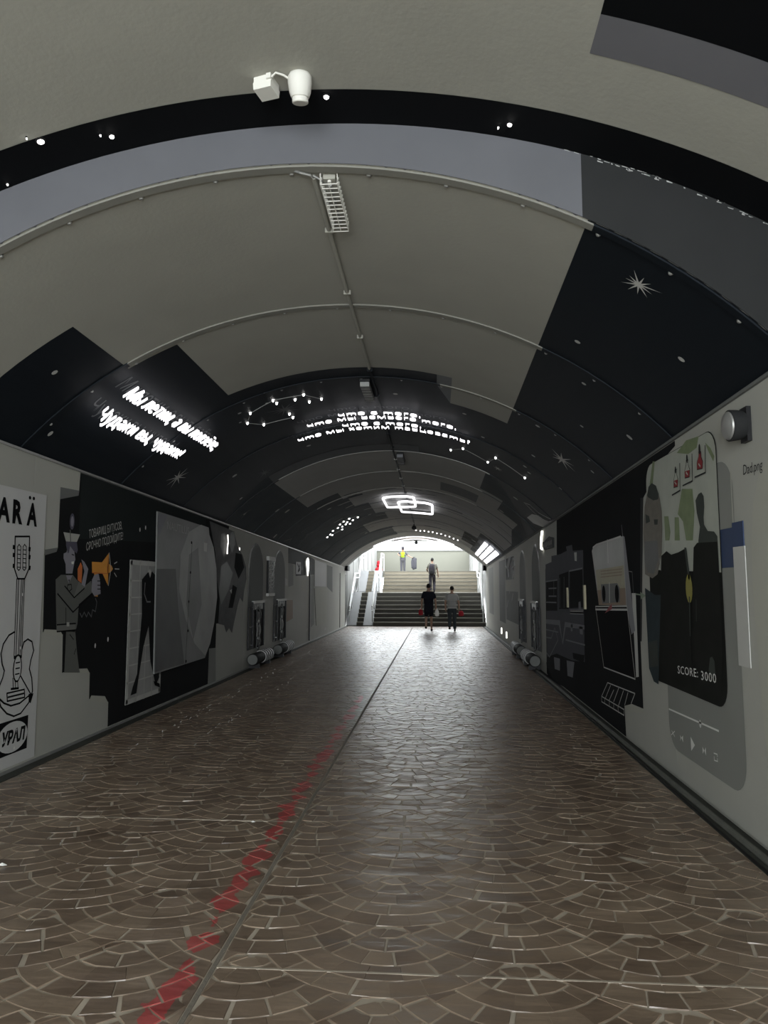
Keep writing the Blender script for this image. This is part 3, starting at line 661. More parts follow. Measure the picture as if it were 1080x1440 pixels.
def crossline(txt, xl, xr, ym, yb, yt):
    a = VT((540, yb), o)[1]; b = VT((540, yt), o)[1]
    # ends across the vault at this distance
    def xa(px):
        best = None
        for yy in np.arange(570, 640, .5):
            x, Y = VT((px, yy), o)
            if best is None or abs(Y-a) < best[0]: best = (abs(Y-a), x)
        return best[1]
    x0, x1 = xa(xl), xa(xr); return (txt, (x0, a), (x1, a), (x0, a+(b-a)*.62))
L2 = [crossline('чmо с mого,', 477, 591, 0, 583.5, 576.5), crossline('чmо мы немного mого,', 434, 641, 0, 589.5, 582.5), crossline('чmо с mого,', 483, 592, 0, 598, 591), crossline('чmо мы хоmим mанцеваmь?', 421, 660, 0, 603.5, 597)]
rows_sign('neon_sign', 'white four-line neon verse curving across the crown of the vault', L2, o)
ghost([(a, (b[0]-.12, b[1]), (c[0]-.12, c[1]), (d[0]-.12, d[1])) for a, b, c, d in L2], o, 'painted_lettering', 'grey painted copy of the crown verse')
# two interlocking neon links
t = thing('neon_links', 'two interlocking white neon links on the crown of the far vault', 'neon sign', (-.7, 19.2, zv(-.7, 19.2)-.1))
for (a0, a1, b0, b1, off) in ((-1.32, -.55, 17.7, 19.7, .085), (-.98, -.10, 18.5, 20.8, .10)):
    P = rrect(a0, a1, b0, b1, .22, 5); b = MB(); P.append(P[0])
    b.tube([(x, y, zv(x, y, off)) for x, y in P], .03, 6); b.build('link', ['neon'], t, smooth=True)
# unreadable block of neon rows low on the right of the far vault
t = thing('neon_text_block', 'bright block of small neon letter rows low on the right of the far vault', 'neon sign', (1.7, 25, zv(1.7, 25)-.1))
for r in range(3):
    b = MB(); xa = 1.47+r*.16
    for k in range(9):
        ya = 22.3+k*.64+random.uniform(-.06, .06)
        for j in range(2):
            yy = ya+j*.26; w = random.uniform(.16, .2)
            P8 = [(x, y, zv(x, y, of)) for of in (.05, .075) for x, y in ((xa, yy), (xa+.105, yy), (xa+.105, yy+w), (xa, yy+w))]; b.hexa(P8)
    b.build('letter_row', ['neon'], t, kind='stuff')
# dotted light string at the far crown
t = thing('light_string', 'short string of dotted lights on the crown at the far end', 'light string', (.2, 27.6, zv(.2, 27.6)-.08))
for k in range(11):
    x = -.75+k*.155; b = MB(); y = 27.0+.5*(k % 2)*.3; b.lathe((x, y, zv(x, y)-.005), (0, 0, -1), [(.024, 0), (.024, .03), (.012, .04)], 8); b.build('bulb', ['led_dim'], t)
# constellations: lamps joined by fine wire
def constellation(label, pts, links, r, faint=()):
    P = [VT(p) for p in pts]; t = thing('constellation', label, 'light string', (np.mean([p[0] for p in P]), np.mean([p[1] for p in P]), min(zv(*p) for p in P)-.05), 'lit constellations on the vault')
    for x, y in P:
        b = MB(); b.lathe((x, y, zv(x, y)+.002), (0, 0, -1), [(r*1.3, 0), (r*1.3, .012), (r, .014), (r*.9, .024), (r*.4, .032)], 10); b.build('lamp', ['led'], t, smooth=True)
    for i, j in links:
        b = MB(); A, B = P[i], P[j]; b.tube([(A[0]+(B[0]-A[0])*s, A[1]+(B[1]-A[1])*s, zv(A[0]+(B[0]-A[0])*s, A[1]+(B[1]-A[1])*s)-.012) for s in np.linspace(0, 1, 5)], .004, 5); b.build('wire', ['poster_grey_light'], t)
constellation('oval constellation of star lamps left of the crown verse', [(352, 580), (348, 594), (371, 596), (384, 562), (427, 554), (452, 560), (412, 586), (389, 566), (415, 561), (435, 564), (407, 581)], [(0, 1), (1, 2), (2, 6), (0, 3), (3, 4), (4, 5)], .012)
constellation('zigzag constellation of star lamps right of the crown verse', [(634, 632), (651, 630), (686, 649), (697, 643), (738, 671)], [(0, 1), (1, 2), (2, 3), (3, 4)], .012)
constellation('small dense constellation low on the left of the far vault', [(460, 755), (464, 751), (467, 752), (468, 746), (475, 742), (478, 737), (481, 740), (483, 733), (488, 734), (491, 729), (496, 731), (503, 727), (481, 744), (492, 736), (486, 737)], [(0, 3), (3, 5), (5, 7), (7, 9), (9, 11), (2, 12)], .022)
# painted stars
def burst(p, r, n=11, ax=1.0, surf='V', mt='pale_paint', seed=1, rot=.2):
    rnd = random.Random(seed); P = Paint(surf, 5); c = P.f(p); pts = []
    for k in range(2*n):
        a = math.pi*k/n+rot; rr = (r*rnd.uniform(.55, 1.0) if k % 2 == 0 else r*.17); pts.append((c[0]+rr*math.cos(a)*ax, c[1]+rr*math.sin(a)))
    P.poly(pts, mt, False).build('painted_star', ceiling)
burst((898, 398), .16, 11, .85, seed=3); burst((250, 670), .26, 9, .6, seed=5, rot=.6); burst((790, 645), .34, 9, .6, seed=6); burst((400, 575), .30, 11, .9, seed=8, mt='ghost')
burst((372, 664), .3, 8, .5, seed=9, mt='ghost'); burst((700, 658), .18, 8, .6, seed=11)
for x, y, r in ((77, 522, .026), (71, 608, .026), (812, 479, .025), (958, 503, .024), (821, 538, .022), (756, 598, .03), (818, 598, .02), (885, 613, .03), (750, 640, .03), (833, 662, .022), (788, 686, .025), (337, 580, .025), (338, 593, .02), (556, 553, .035), (615, 592, .0), (653, 581, .03), (640, 590, .0), (679, 614, .03), (375, 566, .02), (372, 552, .015), (330, 668, .04), (339, 700, .03), (366, 555, .0), (434, 626, .04), (345, 721, .04), (387, 753, .05), (404, 718, .06), (463, 715, .06), (520, 723, .06), (744, 664, .03), (738, 655, .03), (725, 700, .05), (705, 718, .06), (666, 760, .09), (660, 768, .08), (390, 717, .05), (515, 749, .06), (482, 775, .08)):
    if r: Paint('V', 5).disc((x, y), r*.9, r, 'pale_paint', n=10).build('painted_dot', ceiling)
# faint sketched fish near the right springing, loose chalk lines on the left
p = Paint('V', 5); p.line([(737, 706), (745, 709), (757, 720), (768, 726), (779, 731), (772, 733), (760, 728), (750, 719), (739, 708)], .018, 'pale_paint')
p.poly([(741, 727), (748, 722), (757, 724), (764, 729), (773, 733), (779, 735), (768, 742), (758, 738), (750, 735)], 'poster_grey_light'); p.build('painted_fish', ceiling, 'sketched white fish with a grey blot low on the right of the vault')
p = Paint('V', 5)
for l in ([(340, 727), (348, 719)], [(339, 724), (352, 716)], [(400, 760), (410, 757), (407, 762)], [(413, 768), (441, 747), (430, 752)], [(424, 748), (434, 741)], [(420, 766), (440, 746)], [(474, 738), (460, 748)]): p.line(l, .03, 'ghost')
p.build('chalk_lines', ceiling, 'faint chalk lines low on the left of the vault')
# ================================================================== left wall: painted fields
E_ = lambda y: ztop(y)-.035
def wp(f, *pts): return [f(p) for p in pts]
bl = [(113, 664), (111, 690), (85, 685), (81, 770), (63, 773), (60, 889), (88, 892), (87, 946), (126, 946), (125, 983), (152, 987), (151, 1022)]
poly = wp(WL, *bl); poly += [(WL((151, 1022))[0], .035), (WL((292, 962))[0], .035)]+wp(WL, (294, 912), (303, 911), (304, 877), (313, 876), (316, 780))
yr = WL((322, 750))[0]; poly += [(yr, E_(yr)), (poly[0][0], E_(poly[0][0]))]
Paint('L', 1).poly(poly, 'wall_black', False).build('black_field', wl_, 'stepped black field painted on the left wall')
yb0, yb1 = poly[0][0], WL((290, 700))[0]
Paint('L', 2).poly([(yb0+.02, 2.12), (yb1, 2.3), (yb1, E_(yb1)), (yb0+.02, E_(yb0))], 'wall_green_black', False).build('lighter_black_band', wl_)
p = Paint('L', 2)
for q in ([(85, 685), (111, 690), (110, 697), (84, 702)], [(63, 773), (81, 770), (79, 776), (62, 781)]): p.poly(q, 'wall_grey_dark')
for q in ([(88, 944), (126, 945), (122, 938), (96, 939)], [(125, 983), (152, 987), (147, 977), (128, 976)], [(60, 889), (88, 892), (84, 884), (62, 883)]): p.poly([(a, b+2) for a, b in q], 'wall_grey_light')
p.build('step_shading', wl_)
p = Paint('L', 1); p.poly([(113, 661), (113, 664), (111, 690), (85, 685), (84, 650), (100, 655)], 'wall_grey_light'); p.build('pale_step', wl_)
# guitar poster
y0, y1 = 5.90, 6.69
gp = thing('poster', 'white guitar poster with bold lettering, nearest on the left wall', 'poster', (XL, 6.3, .05))
board([(y0, .05), (y1, .05), (y1, 2.495), (y0, 2.495)], 'L', .006, ['poster_white', 'wall_grey_mid'], 'sheet', gp)
g = lambda *q: [(x/3.6, 680+y/3.6) for x, y in q]
p = Paint('L', 5); lw = .016
p.line(g((72, 268), (145, 268), (142, 430), (120, 482), (85, 482), (68, 430), (72, 268)), lw, 'ink')
for x in (92, 120):
    p.line(g((x-8, 320), (x, 308), (x+9, 320), (x+6, 430), (x-2, 440), (x-10, 430), (x-8, 320)), .010, 'ink')
    for y in range(335, 430, 22): p.line(g((x-8, y), (x+8, y+2)), .008, 'ink')
for y in (310, 350, 405): p.poly(g((60, y), (71, y+2), (70, y+24), (59, y+22)), 'ink'); p.poly(g((140, y+10), (151, y+12), (149, y+34), (139, y+32)), 'ink')
for a, b in ((80, 66), (90, 76), (104, 88), (112, 96), (120, 104)): p.line(g((a, 482), (b, 880)), .010, 'ink')
body = g((67, 752), (40, 768), (12, 812), (0, 862), (6, 915), (17, 948), (8, 985), (-12, 1035), (-16, 1088), (0, 1132), (30, 1165), (65, 1178), (100, 1163), (140, 1110), (160, 1050), (156, 985), (144, 938), (151, 895), (166, 845), (157, 800), (136, 788), (116, 803), (107, 836))
p.line(body, lw, 'ink'); p.line(g((-8, 1090), (15, 1112), (50, 1125), (95, 1112), (140, 1075)), lw, 'ink')
c = WL(g((83, 935))[0]); p.disc(c, .07, .125, 'ink', False); p.disc(c, .055, .108, 'poster_white', False, dl=1)
for k in (-.05, 0, .05): p.line([(c[0]-.03, c[1]+k), (c[0]+.03, c[1]+k)], .012, 'ink', False, dl=2)
p.poly(g((65, 872), (103, 868), (103, 886), (65, 890)), 'ink'); p.line(g((60, 985), (62, 1040)), .01, 'ink'); p.line(g((72, 985), (74, 1040)), .01, 'ink'); p.line(g((84, 985), (86, 1038)), .01, 'ink')
p.line(g((30, 1062), (118, 1042), (120, 1082), (32, 1102), (30, 1062)), lw*.9, 'ink'); p.line(g((36, 1082), (116, 1062)), lw, 'ink'); p.line(g((52, 1040), (88, 1036)), .02, 'ink')
p.line(g((100, 975), (152, 1068)), .014, 'ink'); p.poly(g((140, 1065), (165, 1062), (150, 1112), (140, 1105)), 'ink')
p.build('guitar_drawing', gp)
p = Paint('L', 5); a, b = WL((-2, 737)), WL((51, 737)); zt = WL((30, 704))[1]
for ch, q0, q1 in (('A', (-6, 730), (12.5, 733)), ('R', (16, 733), (30, 737)), ('A', (36, 737), (50.5, 741))):
    A, B = WL(q0), WL(q1); p.tri(text_tris(ch, (A[0], 2.19), (B[0], 2.19), (A[0], 2.395), 0, .042), 'ink')
for x in (40.5, 46): c = WL((x, 707)); p.disc((c[0], 2.438), .019, .017, 'ink', False)
p.build('lettering', gp, 'bold black lettering')
p = Paint('L', 5); A, B = WL((2, 1040)), WL((36, 1030)); zc = WL((20, 1035))[1]; yc = 6.315
p.poly([(yc-.25, zc-.145), (yc+.235, zc-.145), (yc+.235, zc+.15), (yc-.25, zc+.15)], 'ink', False)
p.disc((yc, zc), .232, .132, 'poster_white', False, 28, dl=1); p.tri(text_tris('УРАЛ', (yc-.175, zc-.05), (yc+.18, zc-.05), (yc-.16, zc+.06), 0, .05), 'ink', dl=2); p.build('maker_badge', gp, 'black badge with an oval and lettering')
for q in ((30, 836), (27, 911), (18, 1052)): Paint('L', 7).disc(q, .012, .014, 'white_paint').build('rivet', gp)
# officer with a megaphone
S = lambda *q: [(60+x/6, 700+y/6) for x, y in q]
t = thing('mural', 'painted officer in a grey tunic shouting into an orange megaphone', 'mural', (XL, 7.3, .3), 'figures painted on the left wall')
p = Paint('L', 3); p.poly(S((105, 690), (150, 650), (250, 650), (290, 700), (350, 745), (405, 700), (418, 795), (300, 900), (290, 1060), (272, 1130), (113, 1130), (108, 900)), 'uniform')
p.poly(S((112, 1072), (272, 1058), (272, 1118), (113, 1132)), 'uniform_light', dl=1); p.line(S((115, 1072), (272, 1060)), .014, 'ink', dl=2); p.line(S((115, 1130), (272, 1115)), .014, 'ink', dl=2)
p.line(S((120, 810), (250, 965), (420, 800)), .016, 'ink', dl=2); p.line(S((180, 745), (260, 843), (345, 765)), .014, 'ink', dl=2); p.line(S((190, 645), (250, 645)), .014, 'ink', dl=2); p.line(S((205, 735), (235, 730), (240, 770), (215, 790), (200, 760), (205, 735)), .01, 'ink', dl=2); p.line(S((190, 930), (190, 1060)), .01, 'ink', dl=2)
p.poly(S((255, 840), (350, 750), (300, 705)), 'uniform_light', dl=1); p.poly(S((195, 1050), (218, 1050), (218, 1085), (195, 1085)), 'cap_white', dl=3); p.build('tunic', t)
p = Paint('L', 3); p.poly(S((190, 1130), (270, 1120), (285, 1300), (302, 1440), (310, 1475), (175, 1475), (182, 1300)), 'uniform'); p.line(S((190, 1130), (175, 1470)), .01, 'ink', dl=1); p.line(S((225, 1155), (255, 1195)), .01, 'ink', dl=1); p.line(S((275, 1275), (260, 1320)), .01, 'ink', dl=1); p.build('trousers', t)
p = Paint('L', 4); p.poly(S((190, 640), (188, 560), (170, 510), (172, 470), (195, 460), (205, 420), (225, 405), (262, 455), (270, 520), (262, 545), (255, 580), (245, 640)), 'skin_mural'); p.line(S((240, 478), (258, 484)), .01, 'ink', dl=1); p.poly(S((235, 540), (258, 535), (255, 560), (238, 560)), 'white_paint', dl=1); p.poly(S((192, 655), (248, 655), (215, 720)), 'skin_mural', dl=-1); p.poly(S((210, 690), (222, 690), (216, 715)), 'ink', dl=1); p.build('face', t)
p = Paint('L', 5); p.poly(S((168, 290), (308, 310), (282, 372), (190, 368)), 'cap_white'); p.poly(S((190, 368), (280, 372), (290, 440), (280, 470), (262, 455), (225, 405), (215, 460), (205, 470), (190, 400)), 'purple_grey'); p.disc(S((242, 200))[0], .05, .085, 'purple_grey'); p.disc(S((242, 200))[0], .03, .055, 'skin_mural', dl=1); p.line(S((224, 275), (228, 370)), .018, 'uniform', dl=1); p.build('cap', t)
p = Paint('L', 5); p.poly(S((410, 690), (430, 650), (465, 640), (478, 700), (482, 810), (430, 830), (405, 790)), 'skin_mural')
for y in (702, 738, 770): p.line(S((455, y), (482, y)), .01, 'ink', dl=1)
p.poly(S((320, 520), (345, 540), (378, 600), (350, 752), (320, 730), (345, 620)), 'skin_mural'); p.build('hand', t)
p = Paint('L', 4); p.poly(S((410, 540), (495, 545), (555, 465), (545, 740), (500, 640), (412, 632)), 'orange_paint'); p.poly(S((540, 550), (575, 570), (588, 600), (575, 620), (540, 645)), 'orange_paint'); p.line(S((555, 465), (570, 600), (548, 740)), .012, 'pale_paint', dl=1); p.line(S((412, 632), (540, 640), (545, 500)), .01, 'red_orange', dl=1)
p.poly(S((430, 635), (465, 640), (460, 835), (430, 830)), 'orange_paint', dl=-1); p.build('megaphone', t)
p = Paint('L', 4); p.poly(S((290, 600), (315, 545), (330, 580), (322, 720), (290, 695)), 'red_orange'); p.build('armband', t)
p = Paint('L', 4)
for l in (((600, 555), (622, 542)), ((605, 600), (640, 602)), ((600, 635), (618, 665))): p.line(S(*l), .012, 'pale_paint')
p.line(S((440, 850), (452, 880), (440, 960), (415, 945), (405, 1005), (380, 965), (365, 1005), (345, 965), (325, 1008), (310, 975)), .012, 'ghost'); p.build('cord_and_rays', t)
p = Paint('L', 4)
for txt, q0, q1, qt in (('ТОВАРИЩ БУТУСОВ,', (386, 342), (665, 262), (386, 270)), ('СРОЧНО ПОДОЙДИТЕ!', (362, 448), (672, 350), (364, 378))):
    A, B, T_ = [WL(v) for v in S(q0, q1, qt)]; p.tri(text_tris(txt, A, B, T_), 'pale_paint')
p.build('lettering', t, 'grey stencilled shout above the megaphone')
# latticed poster with a headless suit
t = thing('poster', 'pale latticed poster of a headless dark suit on the left wall', 'poster', (XL, 9.2, .2))
yA, yB, zA, zB = 8.66, 9.76, .2, 1.95
board([(yA, zA), (yB, zA), (yB, zB), (yA, zB)], 'L', .008, ['poster_grey_light', 'wall_grey_mid'], 'sheet', t)
p = Paint('L', 6); p.line([(yA+.03, zA+.03), (yB-.03, zA+.03), (yB-.03, zB-.03), (yA+.03, zB-.03)], .06, 'pale_paint', False, True)
for k in range(1, 8): z = zA+.05+(zB-zA-.1)*k/8; p.line([(yA, z), (yB, z)], .016, 'pale_paint', False)
for k in range(1, 4): y = yA+.05+(yB-yA-.1)*k/4; p.line([(y, zA), (y, zB)], .016, 'pale_paint', False)
p.build('lattice', t)
u = lambda *q: [(60+x/4, 660+y/4) for x, y in q]
p = Paint('L', 8); p.poly(u((552, 620), (585, 580), (610, 575), (632, 600), (640, 700), (638, 800), (650, 1170), (630, 1215), (600, 1080), (590, 880), (560, 1000), (540, 1130), (520, 1260), (488, 1272), (500, 1225), (525, 1150), (540, 950), (552, 820)), 'wall_black'); p.poly(u((588, 572), (597, 560), (606, 575), (598, 610)), 'pale_paint', dl=1); p.poly(u((618, 1190), (652, 1205), (655, 1228), (625, 1215)), 'ink'); p.line(u((570, 640), (565, 700), (580, 745), (600, 745)), .02, 'poster_grey', dl=1); p.build('suit', t)
# big grey poster with a rounded right edge
t = thing('poster', 'large grey weathered poster with a bulging right edge on the left wall', 'poster', (XL, 10.7, .48))
pts = [WL(v) for v in ((213, 948), (285, 925), (292, 905), (298, 875), (302, 840), (301, 800), (297, 770), (291, 752), (290, 742), (218, 719))]
board(pts, 'L', .02, ['poster_grey', 'wall_grey_dark'], 'sheet', t, off=.018)
p = Paint('L', 23); n = 24
p.poly([(279, 738), (290, 742), (291, 752), (297, 770), (301, 800), (302, 840), (298, 875), (292, 905), (285, 922), (270, 905), (257, 870), (248, 830), (250, 780), (262, 748)], 'poster_grey_light'); p.poly([(214, 945), (255, 933), (247, 860), (243, 800), (216, 800)], 'poster_grey_dark', dl=1); p.poly([(218, 722), (232, 724), (218, 757)], 'card_grey', dl=1); p.poly([(262, 780), (275, 770), (280, 850), (268, 900), (258, 850)], 'poster_grey', dl=1); p.poly([(283, 763), (288, 764), (287, 776), (283, 775)], 'pale_paint', dl=1)
for l in (((288, 855), (297, 868)), ((286, 862), (294, 882)), ((284, 872), (291, 892))): p.line(l, .06, 'poster_grey_light', dl=2)
A, B, T_ = WL((231, 744)), WL((262, 752)), WL((231, 732)); p.tri(text_tris('NAUTILUS', A, B, T_), 'poster_grey_light', dl=2); p.build('faded_print', t, 'faded pale print and lettering')
p = Paint('L', 26); p.line([(266, 763), (256, 940)], .012, 'ink'); p.build('sheet_joint', t)
for q in ((265, 763), (263.5, 805), (261, 846), (260, 887), (257, 930)): Paint('L', 27).disc(q, .03, .022, 'ink').build('bolt', t)
# dark smoke mural right of it
t = thing('mural', 'dark smoky swirl painted between the grey poster and the arches', 'mural', (XL, 13, .5), 'figures painted on the left wall')
p = Paint('L', 3); v = lambda *q: [(280+x/4.909, 700+y/4.909) for x, y in q]
p.poly(v((70, 160), (140, 190), (200, 215), (240, 235), (262, 330), (300, 400), (322, 480), (325, 560), (310, 640), (300, 720), (280, 690), (265, 740), (240, 860), (225, 935), (205, 900), (185, 930), (170, 880), (130, 870), (140, 700), (120, 560), (110, 380)), 'smoke')
for q, mt in ((((150, 250), (175, 240), (190, 330), (170, 420), (145, 330)), 'poster_grey_dark'), (((215, 240), (240, 230), (245, 320), (225, 380), (205, 320)), 'poster_grey_dark'), (((150, 470), (190, 440), (230, 520), (200, 640), (150, 740), (135, 650)), 'poster_grey_dark'), (((250, 380), (290, 390), (310, 480), (270, 560), (240, 480)), 'wall_black'), (((230, 600), (260, 620), (230, 760), (200, 760)), 'wall_black'), (((210, 640), (225, 630), (222, 665)), 'pale_paint')): p.poly(v(*q), mt, dl=1)
p.build('swirl', t)
b = MB(); a = [WL(q) for q in ((318, 752), (318.5, 762), (317.5, 771), (317.2, 779))]; b.tube([(XL+.03, y, z) for y, z in a], .010, 6); root(b, 'neon_stroke', ['neon_soft'], 'thin lit neon stroke in front of the smoky swirl', 'neon sign')
for k, q in enumerate(((196, 745), (151, 899), (133, 908), (336.5, 772), (204, 742))):
    p = Paint('L', 4); p.disc(q, .018 if k != 3 else .03, .028, 'white_paint' if k != 3 else 'led_dim', n=8); p.build('light_fleck', wl_)  # bright dots painted for small reflections and LED points
# grey pilaster steps right of the black field
p = Paint('L', 2); p.poly([(294, 912), (303, 911), (303, 961), (292, 963)], 'wall_grey_mid'); p.poly([(304, 877), (313, 876), (311, 912), (303, 911)], 'wall_grey'); p.build('painted_plinth', wl_)
# ================================================================== arched niches on both walls, with grilles and ribbed drums
def niche(surf, ya, yb, zt, x, s, lab, side):
    ym = (ya+yb)/2; r = (yb-ya)/2; zs_ = zt-r*.9; n = 14; par = wl_ if side == 'left' else wr_
    arch = [(ya, .36), (yb, .36)]+[(ym+r*math.cos(math.pi*k/n), zs_+r*.9*math.sin(math.pi*k/n)) for k in range(n+1)]
    arch2 = [(ya+.12, .36), (yb-.0, .36)]+[(ym+.06+(r-.06)*math.cos(math.pi*k/n), zs_+(r-.05)*.9*math.sin(math.pi*k/n)) for k in range(n+1)]
    Paint(surf, 2).poly(arch, 'poster_grey_dark', False).build('niche_reveal', par)
    Paint(surf, 4).poly(arch2, 'wall_grey_dark', False).build('niche', par, 'painted arched niche')
    t = thing('grille', 'dark ornamental grille in the %s' % lab, 'grille', (x, ym, .3), 'niche grilles')
    y0, y1, z0, z1 = ya+.32, yb+.02, .37, 1.31
    X = lambda o: x+s*o
    def bx(b, o0, o1, a0, a1, c0, c1): b.box(*sorted((X(o0), X(o1))), a0, a1, c0, c1)
    b = MB(); bx(b, .008, .02, y0, y1, z0, z1); b.build('back_plate', ['black_paint'], t)
    b = MB(); bx(b, .008, .05, y0-.01, y1+.02, z1-.03, z1+.02); b.build('top_rail', ['grey_metal'], t)
    for a in (y0, y1): b = MB(); bx(b, .008, .045, a-.015, a+.015, z0, z1); b.build('stile', ['dark_metal'], t)
    for k in range(1, 8): b = MB(); a = y0+(y1-y0)*k/8; bx(b, .02, .03, a-.006, a+.006, z1-.16, z1); b.build('bar', ['grey_metal'], t)
    yc = (y0+y1)/2
    for k, (zc, hh) in enumerate(((1.02, .17), (.72, .2), (.47, .14))):     # scrolled iron figures
        b = MB(); m = 22
        pts = [(X(.03), yc+(.16+.05*math.cos(3*q))*math.cos(q)*(1 if k != 1 else .8), zc+hh*math.sin(q)*(1+.15*math.cos(5*q))) for q in np.linspace(0, 2*math.pi, m)]
        b.tube(pts, .018, 5); b.build('scroll', ['grey_metal' if k == 1 else 'poster_grey_dark'], t, smooth=True)
        b = MB(); b.lathe((X(.018), yc, zc), (s, 0, 0), [(hh*.55, 0), (hh*.5, .02), (hh*.2, .035)], 10); b.build('boss', ['poster_grey_dark'], t, smooth=True)
    for z in (1.2, .82, .45):
        b = MB(); b.tube([(X(.03), ya+.02, z), (X(.03), y0, z)], .01, 5); b.build('bracket', ['dark_metal'], t)
    b = MB(); bx(b, .01, .03, ya+.02, ya+.05, z0, 1.22); b.build('side_bar', ['dark_metal'], t)
    t = thing('ribbed_drum', 'grey ribbed drum at the foot of the %s' % lab, 'drum', (x, ym, .05), 'ribbed drums under the niches')
    yc0, yc1, zc, r_ = ya-.02, yb+.2, .19, .115
    b = MB(); b.lathe((X(.13), yc0, zc), (0, 1, 0), [(r_*.9, 0), (r_, .03), (r_, yc1-yc0-.03), (r_*.9, yc1-yc0)], 18); b.build('body', ['charcoal_paint'], t, smooth=True)
    b = MB(); b.lathe((X(.13), yc0-.006, zc), (0, 1, 0), [(r_*.86, 0), (r_*.88, .01)], 18); b.build('end_cap', ['wall_grey_dark'], t)
    for k in range(9): b = MB(); y = yc0+.62+k*.085; b.lathe((X(.13), y, zc), (0, 1, 0), [(r_+.002, 0), (r_+.014, .008), (r_+.014, .03), (r_+.002, .038)], 18); b.build('rib', ['dark_metal' if k % 2 else 'poster_white'], t)
    for k in range(2): b = MB(); y = yc0+.2+k*.9; bx(b, .002, .22, y, y+.06, .004, .09); b.build('foot', ['dark_metal'], t)
for ya, yb, which in ((14.28, 15.53, 'nearer'), (16.56, 17.81, 'further')):
    niche('L', ya, yb, 2.52 if ya < 15 else 2.49, XL, 1, '%s arched niche of the left wall' % which, 'left'); niche('R', ya+.1, yb+.0, 2.48, XR, -1, '%s arched niche of the right wall' % which, 'right')
# tall lettered sign between the left niches
t = thing('wall_sign', 'narrow white framed vertical sign between the two left niches', 'sign', (XL, 16.1, 1.4))
yA, yB = WL((375, 800))[0], WL((383, 800))[0]; zA, zB = WL((379, 838))[1], WL((379, 783))[1]
board([(yA, zA), (yB, zA), (yB, zB), (yA, zB)], 'L', .05, ['poster_grey_dark', 'charcoal_paint'], 'panel', t)
for z0, z1 in ((zA, zA+.06), (zB-.09, zB)): board([(yA-.03, z0), (yB+.03, z0), (yB+.03, z1), (yA-.03, z1)], 'L', .06, ['white_paint', 'pale_paint'], 'end_bar', t)
for k in range(7):
    p = Paint('L', 30); z = zA+.14+k*(zB-zA-.28)/7; y = yA+.06; w = yB-yA-.12
    p.line([(y, z), (y+w*.3, z+.08), (y+w*.6, z+.02), (y+w, z+.09)], .028, 'pale_paint', False); p.line([(y+w*.1, z+.1), (y+w*.9, z+.12)], .02, 'pale_paint', False); p.build('ornament', t)
# boards and painted panes further along the left wall
def flat(surf, px4, mt, name, label, cat, th=.012, group=None, edge='wall_grey_dark'):
    f = SURF[surf][0]; P = [f(q) for q in px4]; x = XL if surf == 'L' else XR
    t = thing(name, label, cat, (x, np.mean([q[0] for q in P]), min(q[1] for q in P)), group); board(P, surf, th, [mt, edge], 'sheet', t, off=.002); return t
Fw = lambda x, y: (400+x/7.714, 740+y/7.714)
p = Paint('L', 2)
p.poly([Fw(40, 232), Fw(280, 330), Fw(320, 360), Fw(320, 525), Fw(120, 540), Fw(120, 415), Fw(40, 400)], 'charcoal_paint'); p.poly([Fw(40, 400), Fw(95, 415), Fw(95, 640), Fw(40, 660)], 'wall_grey_mid'); p.poly([Fw(5, 560), Fw(32, 575), Fw(32, 645), Fw(5, 640)], 'pale_paint'); p.poly([Fw(285, 530), Fw(320, 530), Fw(320, 1060), Fw(285, 1100)], 'wall_grey_mid'); p.poly([Fw(460, 420), Fw(520, 440), Fw(520, 720), Fw(460, 660)], 'wall_grey_dark'); p.poly([Fw(500, 720), Fw(560, 725), Fw(560, 1000), Fw(500, 1000)], 'wall_grey'); p.poly([Fw(20, 800), Fw(90, 800), Fw(90, 1000), Fw(20, 1040)], 'cassette_brown', dl=-1)
p.poly([Fw(180, 560), Fw(230, 560), Fw(230, 700), Fw(180, 700)], 'wall_grey_light'); p.build('painted_panes', wl_, 'grey painted panes at the far end of the left wall')
p = Paint('L', 4); p.line([Fw(385, 1100), Fw(370, 1160), Fw(340, 1220)], .03, 'poster_grey_light'); p.line([Fw(235, 1135), Fw(250, 1110)], .05, 'pale_paint'); p.line([Fw(435, 1125), Fw(448, 1105)], .05, 'pale_paint'); p.build('chalk_marks', wl_)
flat('L', [Fw(325, 365), Fw(450, 405), Fw(447, 655), Fw(322, 650)], 'poster_white', 'notice_board', 'tall white notice board high on the far left wall', 'notice board')
flat('L', [Fw(322, 672), Fw(462, 660), Fw(455, 1055), Fw(340, 1078)], 'wall_grey_light', 'notice_board', 'pale grey notice board below the white one on the far left wall', 'notice board')
flat('L', [Fw(120, 385), Fw(172, 390), Fw(172, 520), Fw(120, 520)], 'poster_white', 'small_print', 'small framed white print on the far left wall', 'picture')
p = Paint('L', 11); a = Fw(146, 440); p.line([Fw(135, 410), Fw(160, 470), Fw(140, 490), Fw(160, 420)], .06, 'charcoal_paint'); p.build('print_scrawl', wl_)
pts = [WL(Fw(x, y)) for x, y in ((232, 345), (245, 340), (254, 380), (253, 450), (243, 540), (232, 540), (228, 470), (222, 430), (220, 380))]
t = thing('lit_shape', 'glowing white leaf-shaped panel high on the far left wall', 'light', (XL, pts[0][0], 1.8)); board(pts, 'L', .04, ['neon_soft', 'white_plastic'], 'face', t)
b = MB(); q = WL(Fw(268, 800)); b.box(XL+.001, XL+.03, q[0]-.03, q[0]+.03, .05, WL(Fw(268, 520))[1]); root(b, 'wall_batten', ['dark_metal'], 'dark upright batten on the far left wall', 'batten')
